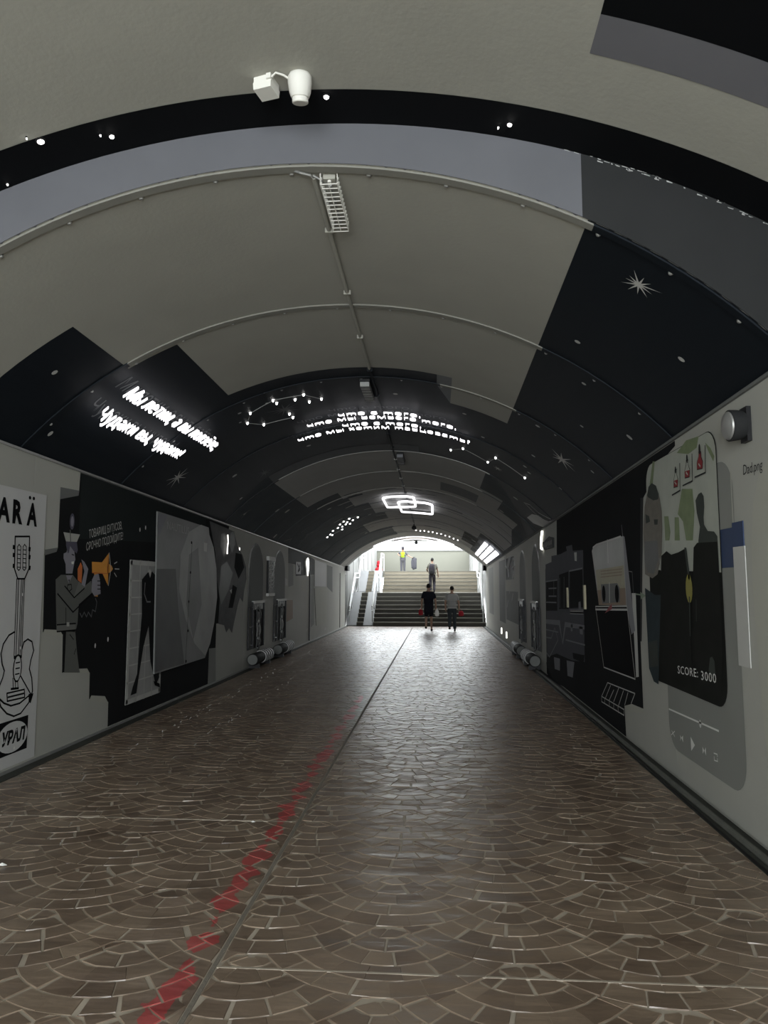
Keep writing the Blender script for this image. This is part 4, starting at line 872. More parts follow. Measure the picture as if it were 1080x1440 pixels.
for x in (600, 660): b = MB(); q = WL(Fw(x, 700)); b.box(XL+.001, XL+.02, q[0]-.02, q[0]+.02, .05, ztop(q[0])-.3); b.build('joint_strip', ['charcoal_paint'], wl_)
# ================================================================== right wall
poly = wp(WR, (949.6, 627), (934, 645), (905, 700), (901, 902), (905, 998), (889, 990), (878.5, 992.6), (881, 1036))
yl = WR((768, 900))[0]; poly += [(poly[-1][0], .035), (yl, .035)]+wp(WR, (767, 800), (783, 795)); yk = WR((783, 735))[0]; poly += [(yk, E_(yk)), (poly[0][0], E_(poly[0][0]))]
Paint('R', 1).poly(poly, 'wall_black', False).build('black_field', wr_, 'stepped black field painted on the right wall')
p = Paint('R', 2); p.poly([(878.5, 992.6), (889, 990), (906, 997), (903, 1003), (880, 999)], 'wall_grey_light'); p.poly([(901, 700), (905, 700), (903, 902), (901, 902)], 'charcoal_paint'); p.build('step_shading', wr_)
# pale rounded shape at the frame edge, label
pts = [(3.2, .28), (4.63, .28), (4.70, .45), (4.76, .9), (4.80, 1.6), (4.79, 1.9), (4.73, 2.15), (4.62, 2.33), (4.4, 2.42), (3.2, 2.45)]
Paint('R', 1).poly(pts, 'wall_grey_light', False).build('pale_round_panel', wr_, 'pale rounded shape painted at the right frame edge')
p = Paint('R', 2); A, B, T_ = WR((1046, 668)), WR((1073, 660)), WR((1046, 653)); p.tri(text_tris('Dad.png', A, B, T_), 'charcoal_paint'); p.build('file_name', wr_, 'small dark lettering under the round lamp')
# player window behind the photo
pw = thing('mural', 'grey media player window painted behind the portrait screen on the right wall', 'mural', (XR, 5.8, .25), 'screens painted on the right wall')
p = Paint('R', 2); p.poly(rrect(5.03, 6.62, .25, 2.5, .22), 'wall_grey_mid', False); p.poly([(5.03, 1.75), (5.28, 1.75), (5.28, 2.02), (5.03, 2.02)], 'blue_paint', False, 1); p.poly([(5.04, 1.9), (5.06, 1.9), (5.06, 2.4), (5.04, 2.4)], 'wall_grey_light', False, 1); p.build('window', pw)
p = Paint('R', 4); p.line([(942, 997), (1012, 1028)], .014, 'white_paint'); c = WR((986, 1018)); p.disc(c, .022, .03, 'white_paint', False); p.build('progress_bar', pw)
p = Paint('R', 4); p.poly([(972.5, 1036), (978.5, 1048), (973.5, 1056)], 'white_paint'); p.build('play_button', pw)
R_ = lambda x, y: (900+x/6, 960+y/6)
for pts in ([(345, 440), (357, 465), (345, 495), (350, 468)], [(357, 465), (370, 445), (372, 505)], [(535, 540), (550, 572), (538, 600)], [(552, 575), (563, 545), (566, 615)]): p = Paint('R', 4); p.poly([R_(*q) for q in pts], 'white_paint'); p.build('skip_button', pw)
for l in ([(275, 405), (300, 455)], [(272, 440), (300, 410)], [(632, 595), (660, 605), (662, 625)], [(634, 625), (636, 655), (664, 665), (662, 640)]): p = Paint('R', 4); p.line([R_(*q) for q in l], .008, 'white_paint'); p.build('small_icon', pw)
# portrait screen
ps = thing('mural', 'tall rounded screen with silhouettes, bottles and a score on the right wall', 'mural', (XR, 6.1, .75), 'screens painted on the right wall')
ya, yb, za, zb = 5.27, 7.02, .77, 2.76
p = Paint('R', 5); p.poly(rrect(ya, yb, za, zb, .17), 'photo_dark', False); p.build('dark_ground', ps)
Q = lambda *q: [(890+x/6.75, 600+y/6.75) for x, y in q]; Q2 = lambda *q: [(890+x/6, 760+y/6) for x, y in q]
rr = rrect(ya+.01, yb-.01, za, zb-.005, .17)
p = Paint('R', 6); top = [v for v in rr if v[1] > 1.9]; p.poly(top+[(ya+.01, 1.72), (yb-.01, 1.78)], 'photo_pale', False)
for q in (((200, 330), (220, 330), (200, 560), (170, 560)), ((480, 590), (580, 590), (600, 800), (585, 1080), (520, 1080), (490, 900), (440, 830)), ((310, 850), (350, 850), (370, 1000), (360, 1080), (320, 1080)), ((410, 860), (450, 860), (460, 1080), (410, 1080)), ((520, 130), (640, 90), (620, 200), (540, 260), (430, 250)), ((700, 150), (750, 200), (790, 280), (780, 330), (730, 230))): p.poly(Q(*q), 'photo_green', dl=1)
p.build('pale_upper_picture', ps)
p = Paint('R', 8); p.poly(Q((150, 640), (190, 545), (235, 560), (270, 680), (290, 800), (295, 960), (290, 1200), (250, 1400), (200, 1440), (130, 1400), (115, 1000), (125, 760)), 'photo_skin'); p.poly(Q((150, 650), (165, 570), (195, 535), (235, 560), (262, 640), (255, 690), (210, 700), (160, 670)), 'photo_mid', dl=1); p.poly(Q((135, 830), (170, 850), (180, 900), (140, 920)), 'photo_mid', dl=1); p.poly(Q((215, 880), (255, 880), (250, 930), (220, 930)), 'photo_mid', dl=1); p.poly(Q((130, 1090), (250, 1080), (262, 1250), (215, 1400), (150, 1380), (125, 1250)), 'poster_grey_dark', dl=1); p.build('portrait_face', ps, 'blurred portrait face at the left edge')
p = Paint('R', 8); p.poly(Q2((115, 400), (200, 460), (250, 460), (245, 700), (230, 1215), (190, 1190), (150, 1080), (130, 700)), 'photo_teal'); p.poly(Q2((145, 860), (220, 840), (230, 1060), (160, 1070)), 'photo_mid', dl=1); p.build('portrait_shirt', ps)
p = Paint('R', 8); p.poly(Q((612, 700), (640, 640), (668, 622), (690, 660), (697, 760), (690, 860), (695, 930), (730, 990), (790, 995), (822, 1040), (838, 1400), (640, 1400), (640, 1080), (655, 950), (625, 820)), 'photo_mid'); p.build('right_silhouette', ps)
p = Paint('R', 9); p.poly(Q2((530, 60), (560, 20), (735, 10), (760, 500), (780, 1000), (760, 1330), (560, 1280), (520, 500)), 'photo_dark'); p.poly(Q2((255, 130), (300, 90), (340, 120), (400, 100), (455, 70), (485, 250), (500, 700), (520, 1180), (260, 1180), (235, 1000), (250, 500)), 'photo_dark'); p.build('dark_coats', ps)
p = Paint('R', 10); p.disc(Q2((493, 405))[0], .075, .115, 'yellow_paint'); p.build('yellow_oval', ps)
p = Paint('R', 10); p.poly(Q2((660, 1100), (672, 990), (690, 980), (710, 1020), (718, 1130), (700, 1170)), 'photo_mid'); p.build('green_flame', ps)
p = Paint('R', 10); p.poly(Q2((452, 60), (470, 60), (495, 250), (500, 330), (488, 330)), 'photo_mid'); p.build('coat_gap', ps); p = Paint('R', 10); p.line(Q2((240, 150), (255, 250)), .015, 'poster_grey', dl=1); p.build('coat_glint', ps); p = Paint('R', 10); p.line(Q2((555, 500), (557, 680)), .01, 'photo_mid', dl=1); p.line(Q2((498, 480), (505, 800)), .02, 'photo_mid', dl=1); p.build('coat_edges', ps)
for k, (c, w) in enumerate((((430, 500), .75), ((540, 410), .9), ((660, 330), 1.0))):
    x, y = c; p = Paint('R', 10); bt = [(x-24*w, y+78), (x-27*w, y+10), (x-12*w, y-45), (x-11*w, y-90), (x+11*w, y-95), (x+11*w, y-48), (x+28*w, y-2), (x+24*w, y+68)]
    p.line(Q((x+48*w, y-150), (x+52*w, y+105), (x-50*w, y+150)), .012, 'charcoal_paint'); p.poly(Q(*bt), ('photo_pale', 'photo_pale', 'red_paint')[k]); p.poly(Q((x-26*w, y+14), (x+27*w, y), (x+24*w, y+68), (x-24*w, y+78)), 'red_paint', dl=1); p.line(Q(*(bt+bt[:1])), .006, 'charcoal_paint', dl=2)
    p.disc(Q((x-2, y-112*w-5))[0], .02*w, .04*w, 'charcoal_paint', dl=2); p.line(Q((x-8, y+25), (x+6, y+45)), .014, 'photo_pale', dl=3); p.build('bottle_card', ps, ('small flask', 'half-full red bottle', 'full red bottle')[k])
for txt, q0, q1, qt in (('SCORE:', (400, 1121), (572, 1156), (408, 1055)), ('3000', (600, 1175), (728, 1205), (604, 1098))):
    A, B, T_ = [WR(v) for v in Q2(q0, q1, qt)]; p = Paint('R', 11); p.tri(text_tris(txt, A, B, (A[0], T_[1]), 0, .004, None, 1.12), 'white_paint'); p.build('score_word', ps, 'white score lettering')
# white card with a blue top beside the player window
t = thing('card', 'narrow white card with a blue top beside the player window', 'card', (XR, 4.98, 1.1)); board([(4.875, 1.1), (5.06, 1.1), (5.06, 1.885), (4.875, 1.885)], 'R', .006, ['pale_paint', 'pale_paint'], 'white_part', t, off=.004); board([(4.885, 1.885), (5.06, 1.885), (5.06, 2.05), (4.885, 2.05)], 'R', .006, ['blue_paint', 'blue_paint'], 'blue_top', t, off=.004)
# round lamp on the wall
t = thing('wall_lamp', 'unlit round grey bulkhead lamp high on the right wall near the frame edge', 'lamp', (XR, 4.76, 2.5))
yl, zl = WR((1050, 598)); ax = Vector((-1, -.02, -.06)).normalized(); bs = Vector((XR-.001, yl-.02, zl))
b = MB(); b.box(XR-.03, XR-.001, yl-.075, yl+.03, zl-.115, zl+.11); b.build('bracket', ['dark_metal'], t)
b = MB(); b.lathe(bs+ax*.02, ax, [(.06, 0), (.09, .015), (.098, .05), (.102, .10), (.096, .105)], 24); b.build('housing', ['charcoal_paint'], t, smooth=True)
b = MB(); b.lathe(bs+ax*.122, ax, [(.094, 0), (.088, .012), (.06, .024), (.02, .03)], 24); b.build('lens', ['grey_metal'], t, smooth=True)
# slanted phone picture with a cassette
P4 = lambda *q: [(770+x/6, 720+y/6) for x, y in q]
t = thing('mural', 'slanting folded cassette player picture on the black part of the right wall', 'mural', (XR, 8.6, .65), 'screens painted on the right wall')
p = Paint('R', 3); p.poly(P4((715, 685), (748, 685), (775, 1390), (752, 1395)), 'pale_paint'); p.build('white_back', t)
p = Paint('R', 4); p.poly(P4((640, 200), (655, 210), (665, 290), (705, 640), (745, 1000), (715, 1035), (690, 900), (672, 790)), 'card_grey'); p.line(P4((630, 110), (640, 210)), .012, 'card_grey'); p.build('folded_side', t)
p = Paint('R', 5); p.poly(P4((380, 330), (390, 300), (420, 275), (625, 207), (645, 205), (675, 790), (440, 785)), 'poster_grey_light'); p.poly(P4((412, 490), (650, 450), (672, 785), (440, 785)), 'cassette_tan', dl=1); p.poly(P4((428, 660), (665, 640), (672, 785), (440, 785)), 'cassette_brown', dl=2); p.line(P4((390, 300), (420, 275), (625, 207)), .02, 'pale_paint', dl=2); p.build('upper_screen', t)
p = Paint('R', 9); p.poly(P4((462, 610), (600, 600), (620, 640), (622, 760), (475, 772), (465, 700)), 'poster_grey_dark'); p.disc(P4((487, 690))[0], .09, .1, 'ink', dl=1); p.disc(P4((598, 690))[0], .09, .1, 'ink', dl=1); p.build('cassette_window', t)
p = Paint('R', 9)
for y in (500, 525, 550): p.line(P4((460, y), (640, y-20)), .01, 'cassette_brown')
p.line(P4((517, 240), (523, 425)), .03, 'pale_paint'); p.line(P4((535, 600), (537, 760)), .03, 'pale_paint', dl=2); p.build('highlights', t)
p = Paint('R', 5); p.poly(P4((412, 797), (678, 795), (748, 1410), (482, 1310)), 'ink'); p.line(P4((412, 797), (678, 795), (748, 1410), (482, 1310)), .014, 'pale_paint', closed=True, dl=1); p.line(P4((412, 822), (678, 824)), .022, 'pale_paint', dl=1); p.build('lower_screen', t)
p = Paint('R', 9); p.poly(P4((495, 855), (530, 800), (555, 775), (555, 820), (520, 840)), 'red_paint'); p.build('red_scrap', t)
p = Paint('R', 5); p.line(P4((750, 692), (800, 700)), .014, 'mint'); p.poly(P4((790, 675), (838, 705), (795, 738)), 'mint'); p.build('arrow', t)
p = Paint('R', 3); p.line(P4((690, 500), (718, 505), (730, 690)), .01, 'poster_grey_dark'); p.build('thin_outline', t)
# wire-frame box below it
R5 = lambda *q: [(800+x/6.75, 960+y/6.75) for x, y in q]
t = thing('mural', 'white wire-frame box sketched low on the right wall', 'mural', (XR, 8.4, .3), 'screens painted on the right wall')
p = Paint('R', 3)
for l in (((372, 0), (632, 103)), ((632, 103), (595, 200)), ((372, 0), (315, 130)), ((315, 130), (528, 255)), ((315, 130), (315, 180)), ((315, 180), (528, 310)), ((528, 250), (528, 310)), ((400, 25), (350, 150)), ((430, 70), (385, 170)), ((478, 50), (430, 180)), ((523, 75), (470, 235)), ((565, 95), (535, 210)), ((345, 148), (345, 200)), ((388, 172), (388, 220)), ((430, 195), (430, 240)), ((470, 225), (475, 285))): p.line(R5(*l), .012, 'pale_paint')
p.build('wire_lines', t); t.parent = None
# blue-grey machine picture
G = lambda *q: [(670+x/4.154, 700+y/4.154) for x, y in q]
t = thing('mural', 'blue grey machine-like building painted between the niches and the cassette picture', 'mural', (XR, 11.8, .2), 'screens painted on the right wall')
p = Paint('R', 3); p.poly(G((405, 390), (440, 375), (440, 340), (490, 330), (530, 310), (525, 285), (560, 275), (565, 310), (625, 305), (635, 960), (560, 950), (470, 910), (415, 930)), 'blue_grey'); p.build('body', t)
p = Paint('R', 4)
for q in (((410, 490), (475, 478), (475, 660), (410, 660)), ((485, 450), (540, 430), (540, 650), (485, 650)), ((548, 425), (622, 410), (628, 640), (548, 645))): p.poly(G(*q), 'wall_black')
p.poly(G((410, 960), (625, 985), (610, 1150), (420, 1060)), 'wall_black', dl=-1); p.poly(G((455, 930), (490, 940), (490, 1010), (460, 1000)), 'blue_grey_light'); p.poly(G((530, 950), (575, 960), (565, 1050), (535, 1040)), 'blue_grey_light'); p.poly(G((565, 905), (635, 920), (630, 965), (570, 940)), 'wall_black', dl=2); p.build('dark_openings', t)
p = Paint('R', 5); p.poly(G((410, 710), (490, 715), (505, 840), (520, 725), (635, 745), (635, 770), (525, 755), (508, 860), (485, 745), (410, 735)), 'blue_grey_light'); p.build('zigzag_band', t)
p = Paint('R', 5)
for l in (((405, 490), (475, 480)), ((545, 428), (622, 412)), ((525, 830), (637, 860)), ((410, 770), (480, 785)), ((410, 815), (440, 820)), ((440, 820), (460, 760), (480, 830), (430, 930), (412, 905)), ((425, 530), (470, 528)), ((425, 575), (470, 575)), ((410, 610), (470, 612)), ((548, 670), (628, 672)), ((548, 655), (628, 655)), ((490, 470), (490, 640)), ((515, 465), (515, 640)), ((455, 490), (455, 570))): p.line(G(*l), .022, 'blue_grey_light')
p.poly(G((550, 655), (628, 657), (628, 682), (550, 678)), 'poster_grey_light'); p.poly(G((575, 320), (590, 318), (590, 370), (578, 368)), 'pale_paint', dl=1); p.poly(G((600, 610), (612, 605), (615, 650), (600, 650)), 'blue_grey_light'); p.poly(G((605, 750), (625, 755), (625, 800), (608, 795)), 'blue_grey_light'); p.poly(G((555, 740), (565, 740), (565, 780), (555, 780)), 'blue_grey_light'); p.build('light_lines', t)
for k, (a, z0, z1) in enumerate((((537, 525), 525, 640), ((637, 510), 510, 650))):
    q0, q1 = WR(G((a[0], z0))[0]), WR(G((a[0], z1))[0]); b = MB(); b.box(XR-.03, XR-.001, q0[0]-.035, q0[0]+.035, q1[1], q0[1])
    root(b, 'brass_batten', ['cassette_tan'], ('pale upright batten inside the machine picture', 'pale upright batten right of the machine picture')[k], 'batten', 'battens by the machine picture')
# grey strip with little sign and a neon hook, neon scribble further down
t = thing('wall_sign', 'small dark plate with pale letters beside the nearer right niche', 'sign', (XR, 13.7, 2.3))
board(wp(WR, *G((395, 260), (455, 235), (455, 290), (400, 305))), 'R', .03, ['charcoal_paint', 'charcoal_paint'], 'plate', t)
p = Paint('R', 19)
for k in range(6): x = 403+k*9; p.line(G((x, 290-k*4), (x+2, 268-k*4)), .03, 'pale_paint')
p.build('letters', t)
p = Paint('R', 2); p.poly(G((400, 250), (425, 225), (455, 232), (455, 262), (398, 285)), 'charcoal_paint'); p.build('plate_shadow', wr_)
def tube_on(surf, pts, off, r, mt): b = MB(); f, mp = SURF[surf]; b.tube([mp(*f(q), off) for q in pts], r, 6); return b
root(tube_on('R', G((393, 195), (388, 230), (386, 280), (388, 298), (396, 300)), .03, .02, 'neon_soft'), 'neon_stroke', ['neon_soft'], 'hooked lit neon stroke beside the small plate on the right wall', 'neon sign')
for k, l in enumerate((((712, 782), (713, 796), (715, 800), (717, 784)), ((719, 783), (716, 800), (717, 812)), ((724, 785), (725, 795), (722, 799)))):
    root(tube_on('R', l, .03, .018, ''), 'neon_stroke', ['poster_white'], ('left', 'middle', 'right')[k]+' stroke of the unlit white scribble on the far right wall', 'neon sign', 'white scribble on the far right wall')
# painted panes of the far right wall
p = Paint('R', 2); Z = lambda x, y: (640+x/9.6, 740+y/9.6)
for (x0, x1, y0, y1, mt) in ((520, 585, 670, 940, 'wall_grey_light'), (460, 520, 560, 1180, 'wall_grey_mid'), (600, 680, 460, 1290, 'wall_grey_dark'), (700, 775, 740, 860, 'wall_grey_light'), (690, 800, 420, 720, 'charcoal_paint'), (690, 850, 880, 1290, 'wall_grey_dark'), (420, 455, 590, 1200, 'wall_grey')):
    a, b = WR(Z(x0, 900))[0], WR(Z(x1, 900))[0]; z1, z0 = WR(Z((x0+x1)/2, y0))[1], WR(Z((x0+x1)/2, y1))[1]; z0 = max(z0, .05); z1 = min(z1, E_(max(a, b))); p.poly([(a, z0), (b, z0), (b, z1), (a, z1)], mt, False)
p.build('painted_panes', wr_, 'grey painted panes at the far end of the right wall')
p = Paint('R', 4)
for x, y in ((735, 900), (770, 1000), (800, 650), (815, 780), (760, 830), (830, 880), (705, 1090), (780, 700)): p.line([Z(x, y), Z(x+15, y-90)], .06, 'poster_grey_light')
p.build('splashes', wr_)
for q in ((706, 887), (713, 893)): b = MB(); a = WR(q); b.box(XR-.03, XR-.001, a[0]-.05, a[0]+.05, a[1]-.09, a[1]+.09); root(b, 'floor_light', ['neon_soft'], ('lower left' if q[0] < 710 else 'lower right')+' small upright light strip at the foot of the far right wall', 'light', 'small light strips on the far right wall')
# litter on the floor
for k, (q, lab) in enumerate((((3, 1217), 'crumpled white scrap on the floor at the left frame edge'), ((356, 1156), 'small white scrap on the floor left of the red stripe'))):
    x, y = FL(q); b = MB(); n = 7
    vs = [(x+.03*math.cos(6.28*i/n)*random.uniform(.5, 1)*(1.3-k*.5), y+.02*math.sin(6.28*i/n)*random.uniform(.5, 1), .002) for i in range(n)]+[(x, y, .016-.006*k)]
    b.add(vs, [(i, (i+1) % n, n) for i in range(n)]+[tuple(range(n-1, -1, -1))]); root(b, 'paper_scrap', ['white_paint'], lab, 'litter', 'scraps on the floor')
p = Paint('F', 1); p.off = .0012; c = FL((893, 1211))
p.poly([(c[0]-.09, c[1]+.07), (c[0]-.02, c[1]+.05), (c[0]+.05, c[1]+.0), (c[0]+.09, c[1]-.03), (c[0]+.02, c[1]-.04), (c[0]-.05, c[1]+.01)], 'grout', False); p.build('cement_patch', floor, 'pale cement patch between stones')
# ================================================================== people
def skin(name, verts, edges, rootv, mt, parent, sub=2):
    oo = org(parent); me = bpy.data.meshes.new(name); me.from_pydata([tuple(Vector(v[:3])-oo) for v in verts], edges, []); o = link(name, me, parent, mt); ORG[o.name] = oo
    o.modifiers.new('skin', 'SKIN'); sv = me.skin_vertices[0].data
    for i, v in enumerate(verts):
        r = v[3]; sv[i].radius = (r, r) if not isinstance(r, tuple) else r
        sv[i].use_root = (i == rootv)
    o.modifiers['skin'].use_smooth_shade = True; m2 = o.modifiers.new('sub', 'SUBSURF'); m2.levels = sub; m2.render_levels = sub
    dg = bpy.context.evaluated_depsgraph_get(); m3 = bpy.data.meshes.new_from_object(o.evaluated_get(dg)); o.modifiers.clear(); o.data = m3
    for p_ in m3.polygons: p_.use_smooth = True
    return o
class Fig:
    """a figure facing angle 'a' (0 = away from the camera, +Y); local axes r = right, f = forward"""
    def __init__(s, x, y, z, h, a, label, group=None):
        s.k = h/1.75; s.o = Vector((x, y, z)); s.R = Vector((math.cos(a), math.sin(a)*-1, 0)); s.Fw = Vector((math.sin(a), math.cos(a), 0)); s.t = thing('person', label, 'person', (x, y, z), group)
    def P(s, r, f, z, rad): v = s.o+(s.R*r+s.Fw*f+Vector((0, 0, z)))*s.k; return (v.x, v.y, v.z, tuple(q*s.k for q in rad) if isinstance(rad, tuple) else rad*s.k)
    def chain(s, name, groups, mt, rv=0):
        V = []; E = []
        for g in groups:
            st_ = None
            for it in g:
                if isinstance(it, int): st_ = it; continue
                V.append(s.P(*it)); i = len(V)-1
                if st_ is not None: E.append((st_, i))
                st_ = i
        return skin(name, V, E, rv, mt, s.t)
def body(fig, lf, rf, la, ra, legmt, topmt, hairmt, sleeve=True, shorts=False, long=False, skinmt='skin'):
    """lf/rf: (hip, knee, ankle, toe) offsets; la/ra: (elbow, wrist) positions; one continuous skin figure, clothes over it"""
    legs = []
    G_ = [[(0, 0, .98, .12), (0, .0, 1.15, .115), (0, .0, 1.33, .125), (0, -.01, 1.44, .09), (0, 0, 1.50, .052), (0, .01, 1.56, .05), (0, .015, 1.62, .082), (0, .015, 1.70, .075)]]
    for s_, L in ((-1, lf), (1, rf)):
        G_.append([0, (s_*.085, 0, .93, .085), (s_*.095, L[0], .52, .055), (s_*.1, L[1], .11+L[2], .036), (s_*.105, L[1]+.02, .045+L[2], .038), (s_*.115, L[1]+.16, .035+L[2], .03)])
    for s_, A in ((-1, la), (1, ra)):
        G_.append([3, (s_*.17, -.01, 1.40, .055), (A[0][0], A[0][1], A[0][2], .042), (A[1][0], A[1][1], A[1][2], .03), (A[1][0]+A[2][0], A[1][1]+A[2][1], A[1][2]+A[2][2], .034), (A[1][0]+1.9*A[2][0], A[1][1]+1.9*A[2][1], A[1][2]+1.9*A[2][2], .022)])
        b_ = (A[1][0]+A[2][0], A[1][1]+A[2][1], A[1][2]+A[2][2])
    bodyo = fig.chain('body', G_, skinmt)
    extra = []
    # fingers and thumb rooted in each palm
    for s_, A in ((-1, la), (1, ra)):
        w = Vector(A[1]); d = Vector(A[2]).normalized()
        for q in range(4):
            u_ = Vector((0, 1, 0))*(q-1.5)*.019; l_ = (.075, .09, .085, .065)[q]
            extra += [fig.chain('finger', [[tuple(w+d*.085+u_)+(.010,), tuple(w+d*(.085+l_*.5)+u_+Vector((-s_*.006, 0, 0)))+(.009,), tuple(w+d*(.085+l_)+u_+Vector((-s_*.03, 0, 0)))+(.007,)]], skinmt)]
        extra += [fig.chain('thumb', [[tuple(w+d*.04+Vector((0, .03, 0)))+(.012,), tuple(w+d*.075+Vector((-s_*.01, .055, 0)))+(.010,), tuple(w+d*.10+Vector((-s_*.02, .06, 0)))+(.008,)]], skinmt)]
    # top with sleeves
    hz = .60 if long else .93
    T_ = [[(0, 0, 1.06, (.19, .145)), (0, 0, 1.2, (.19, .145)), (0, -.01, 1.34, (.195, .15)), (0, -.01, 1.435, (.11, .105)), (0, 0, 1.475, (.066, .066))], [0, (0, 0, (hz+1.06)/2, (.195, .15)), (0, .0, hz, (.205, .16))]]
    for s_, A in ((-1, la), (1, ra)):
        e = A[0]; k = .8 if sleeve else .25
        T_.append([2, (s_*.175, -.01, 1.405, .078), (s_*.175+(e[0]-s_*.175)*k, -.01+(e[1]+.01)*k, 1.405+(e[2]-1.405)*k, .070)])
    fig.chain('shirt', T_, topmt)
    if legmt:
        T_ = [[(0, 0, 1.0, .15), (0, 0, .93, .145)]]
        for s_, L in ((-1, lf), (1, rf)):
            g = [1, (s_*.09, 0, .84, .108), (s_*.095, L[0], .52, .082)]
            g += [(s_*.1, L[1], .13+L[2], .066), (s_*.1, L[1], .08+L[2], .068)] if not shorts else []
            T_.append(g)
        fig.chain('trousers', T_, legmt)
    for s_, L in ((-1, lf), (1, rf)):
        fig.chain('shoe', [[(s_*.1, L[1]-.04, .048+L[2], .046), (s_*.105, L[1]+.06, .046+L[2], .046), (s_*.115, L[1]+.18, .040+L[2], .036)]], 'shoe')
    fig.chain('hair', [[(0, -.025, 1.585, .05), (0, -.015, 1.655, .092), (0, .02, 1.715, .080), (0, .055, 1.715, .05)]], hairmt)
    for s_ in (-1, 1): extra += [fig.chain('ear', [[(s_*.082, .01, 1.645, .012), (s_*.09, .0, 1.62, .014), (s_*.082, .005, 1.6, .008)]], skinmt)]
    extra += [fig.chain('nose', [[(0, .09, 1.645, .010), (0, .108, 1.615, .013), (0, .09, 1.605, .010)]], skinmt)]
    bm = bmesh.new(); bm.from_mesh(bodyo.data)
    for o_ in extra: bm.from_mesh(o_.data); bpy.data.objects.remove(o_)
    bm.to_mesh(bodyo.data); bm.free()
    for s_ in (-1, 1): fig.chain('eye', [[(s_*.032, .086, 1.652, .008), (s_*.04, .084, 1.652, .008)]], 'hair').parent = bodyo
    fig.chain('mouth', [[(-.02, .085, 1.572, .006), (.02, .085, 1.572, .006)]], 'red_paint').parent = bodyo
dn = (0, .02, -.045)
def bag(pos, sx, sz, mats, label, group=None):
    x, y, z = pos; t_ = thing('carrier_bag', label, 'bag', (x, y, z-sz), group); b = MB(); n = 12
    for i in range(5): pass
    rings = []; V = []; Fc = []
    for i, (w, h) in enumerate(((.35, 0), (.8, -.15), (1.0, -.5), (1.0, -.85), (.6, -1.0))):
        V += [(x+sx*w*math.cos(6.283*k/n)*(1+.1*math.sin(3*k)), y+sx*.55*w*math.sin(6.283*k/n), z+sz*h) for k in range(n)]
    for i in range(4):
        for k in range(n): Fc.append((i*n+k, i*n+(k+1) % n, (i+1)*n+(k+1) % n, (i+1)*n+k))
    Fc += [tuple(range(n)), tuple(4*n+k for k in range(n-1, -1, -1))]; b.add(V, Fc); b.build('sack', [mats[0]], t_, smooth=True)
    b = MB(); b.tube([(x-sx*.25, y, z-.01), (x-sx*.12, y, z+.05), (x+sx*.12, y, z+.05), (x+sx*.25, y, z-.01)], .008, 5); b.build('handles', [mats[1]], t_); return t_
# walker in a long black top
x, y = FL((603, 888)); f = Fig(x, y, 0, 1.72, 0, 'person in a long black top walking away towards the stairs', 'people near the stairs')
body(f, (.06, -.10, .10), (.02, .12, 0), ((-.25, -.02, 1.14), (-.26, .06, .90), dn), ((.25, .04, 1.14), (.27, .10, .90), dn), 'cloth_black', 'cloth_black', 'hair', True, True, True)
bag((x-.29, y+.1, .80), .085, .22, ('red_cloth', 'white_cloth'), 'red carrier bag in the left hand of the person in black', 'carrier bags'); bag((x+.30, y+.13, .78), .075, .24, ('white_cloth', 'white_cloth'), 'white carrier bag in the right hand of the person in black', 'carrier bags')
x, y = FL((636, 888)); f = Fig(x, y, 0, 1.63, 0, 'person in a grey T-shirt and jeans walking away towards the stairs', 'people near the stairs')
body(f, (.05, -.12, .08), (.02, .06, 0), ((-.26, -.02, 1.14), (-.25, .08, .90), dn), ((.26, .02, 1.14), (.28, .10, .92), dn), 'cloth_jeans', 'cloth_grey', 'hair')
bag((x+.33, y+.12, .74), .10, .19, ('red_cloth', 'red_cloth'), 'red carrier bag in the right hand of the person in jeans', 'carrier bags')
# climber with a rucksack
yy = Y2-.35; x = (608-VX)/F*yy; f = Fig(x, yy, ZL, 1.58, 0, 'person with a dark rucksack climbing the upper flight', 'people near the stairs')
body(f, (.05, -.02, 0), (.18, .0, 0), ((-.27, -.02, 1.15), (-.22, .18, 1.05), (0, .04, .01)), ((.26, .0, 1.13), (.30, .02, .88), dn), 'cloth_pack', 'cloth_khaki', 'hair', skinmt='skin_darkened')
k = f.k; rs = thing('rucksack', 'dark rucksack on the back of the person climbing the stairs', 'bag', (x, yy-.25, ZL+.95*k)); b = MB()
def rbox(b, cx, cy, cz, hx, hy, hz, n=3):
    prof = [(.55, -1), (.9, -.85), (1, -.5), (1, .4), (.85, .8), (.5, 1)]; V = []; m = 12
    for w, h in prof: V += [(cx+hx*w*max(-.85, min(.85, 1.15*math.cos(6.283*q/m))), cy+hy*w*max(-.8, min(.8, 1.15*math.sin(6.283*q/m))), cz+hz*h) for q in range(m)]
    Fc = [(i*m+q, i*m+(q+1) % m, (i+1)*m+(q+1) % m, (i+1)*m+q) for i in range(len(prof)-1) for q in range(m)]+[tuple(range(m-1, -1, -1)), tuple((len(prof)-1)*m+q for q in range(m))]; b.add(V, Fc)
rbox(b, x-.02, yy-.24, ZL+1.16*k, .15, .11, .24); b.build('sack', ['cloth_pack'], rs, smooth=True)
b = MB(); rbox(b, x-.03, yy-.345, ZL+1.02*k, .10, .04, .10); b.build('front_pocket', ['shoe'], rs, smooth=True)
for s_ in (-1, 1): b = MB(); b.tube([(x+s_*.09, yy-.17, ZL+1.36*k), (x+s_*.10, yy-.02, ZL+1.47*k), (x+s_*.10, yy+.15, ZL+1.33*k)], .022, 6); b.build('strap', ['cloth_pack'], rs, smooth=True)
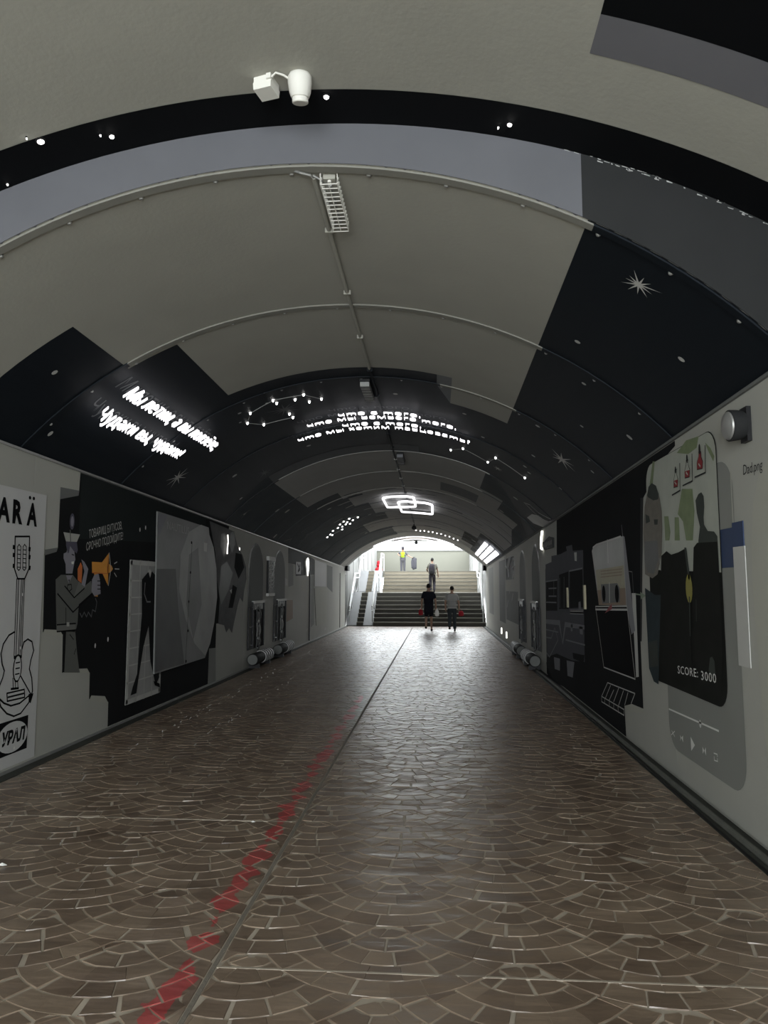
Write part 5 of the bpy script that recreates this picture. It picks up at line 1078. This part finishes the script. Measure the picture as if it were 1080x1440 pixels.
# worker in a bright vest at the top, facing the tunnel
yy = 44.6; x = (567-VX)/F*yy; f = Fig(x, yy, ZP, 1.66, math.pi, 'worker in a yellow-green vest holding out a grey sack above the stairs', 'people near the stairs')
body(f, (.02, .0, 0), (.0, .03, 0), ((-.36, .08, 1.18), (-.55, .16, 1.08), (-.05, .02, -.01)), ((.33, .05, 1.30), (.22, .16, 1.18), (-.04, .03, .0)), 'cloth_workgrey', 'cloth_workgrey', 'cloth_pack', skinmt='skin_darkened')
f.chain('vest', [[(0, .01, 1.0, (.2, .165)), (0, .01, 1.2, (.2, .165)), (0, .005, 1.36, (.21, .17)), (0, -.0, 1.45, (.15, .135))]], 'hivis')
f.chain('neck_scarf', [[(-.05, .05, 1.50, .035), (0, .075, 1.49, .035), (.05, .05, 1.50, .035)]], 'hivis_orange')
f.chain('cap', [[(0, .0, 1.68, .095), (0, .01, 1.735, .075)], [0, (0, .10, 1.67, .05), (0, .15, 1.66, .03)]], 'cloth_pack')
hx = f.P(-.66, .2, 1.05, 0); b = MB(); rbox(b, hx[0]+.06, hx[1], hx[2]-.34, .17, .10, .34); t = thing('grey_sack', 'crumpled grey sack held out by the worker above the stairs', 'sack', (hx[0], hx[1], hx[2]-.7)); b.v = [(q[0]+random.uniform(-.05, .05), q[1]+random.uniform(-.03, .03), q[2]+random.uniform(-.05, .05)) for q in b.v]; b.build('cloth', ['bag_grey'], t, smooth=True)
b = MB(); b.lathe((hx[0]+.06, hx[1], hx[2]-.06), (0, 0, 1), [(.05, 0), (.03, .05), (.05, .10)], 8); b.build('twisted_neck', ['bag_grey'], t, smooth=True)
# red bundle by the left wall of the yard
yy = 43.5; x = (533-VX)/F*yy; t = thing('red_bundle', 'bright red rounded bundle standing by the white wall above the stairs', 'bundle', (x, yy, ZP))
for zc, r_ in ((.22, .24), (.52, .15), (.68, .13)):
    b = MB(); b.lathe((x, yy, ZP+zc-r_*.9), (0, 0, 1), [(r_*.5, 0), (r_*.9, r_*.4), (r_, r_*.9), (r_*.85, r_*1.4), (r_*.4, r_*1.75)], 14); b.build('lump', ['bundle_red'], t, smooth=True)
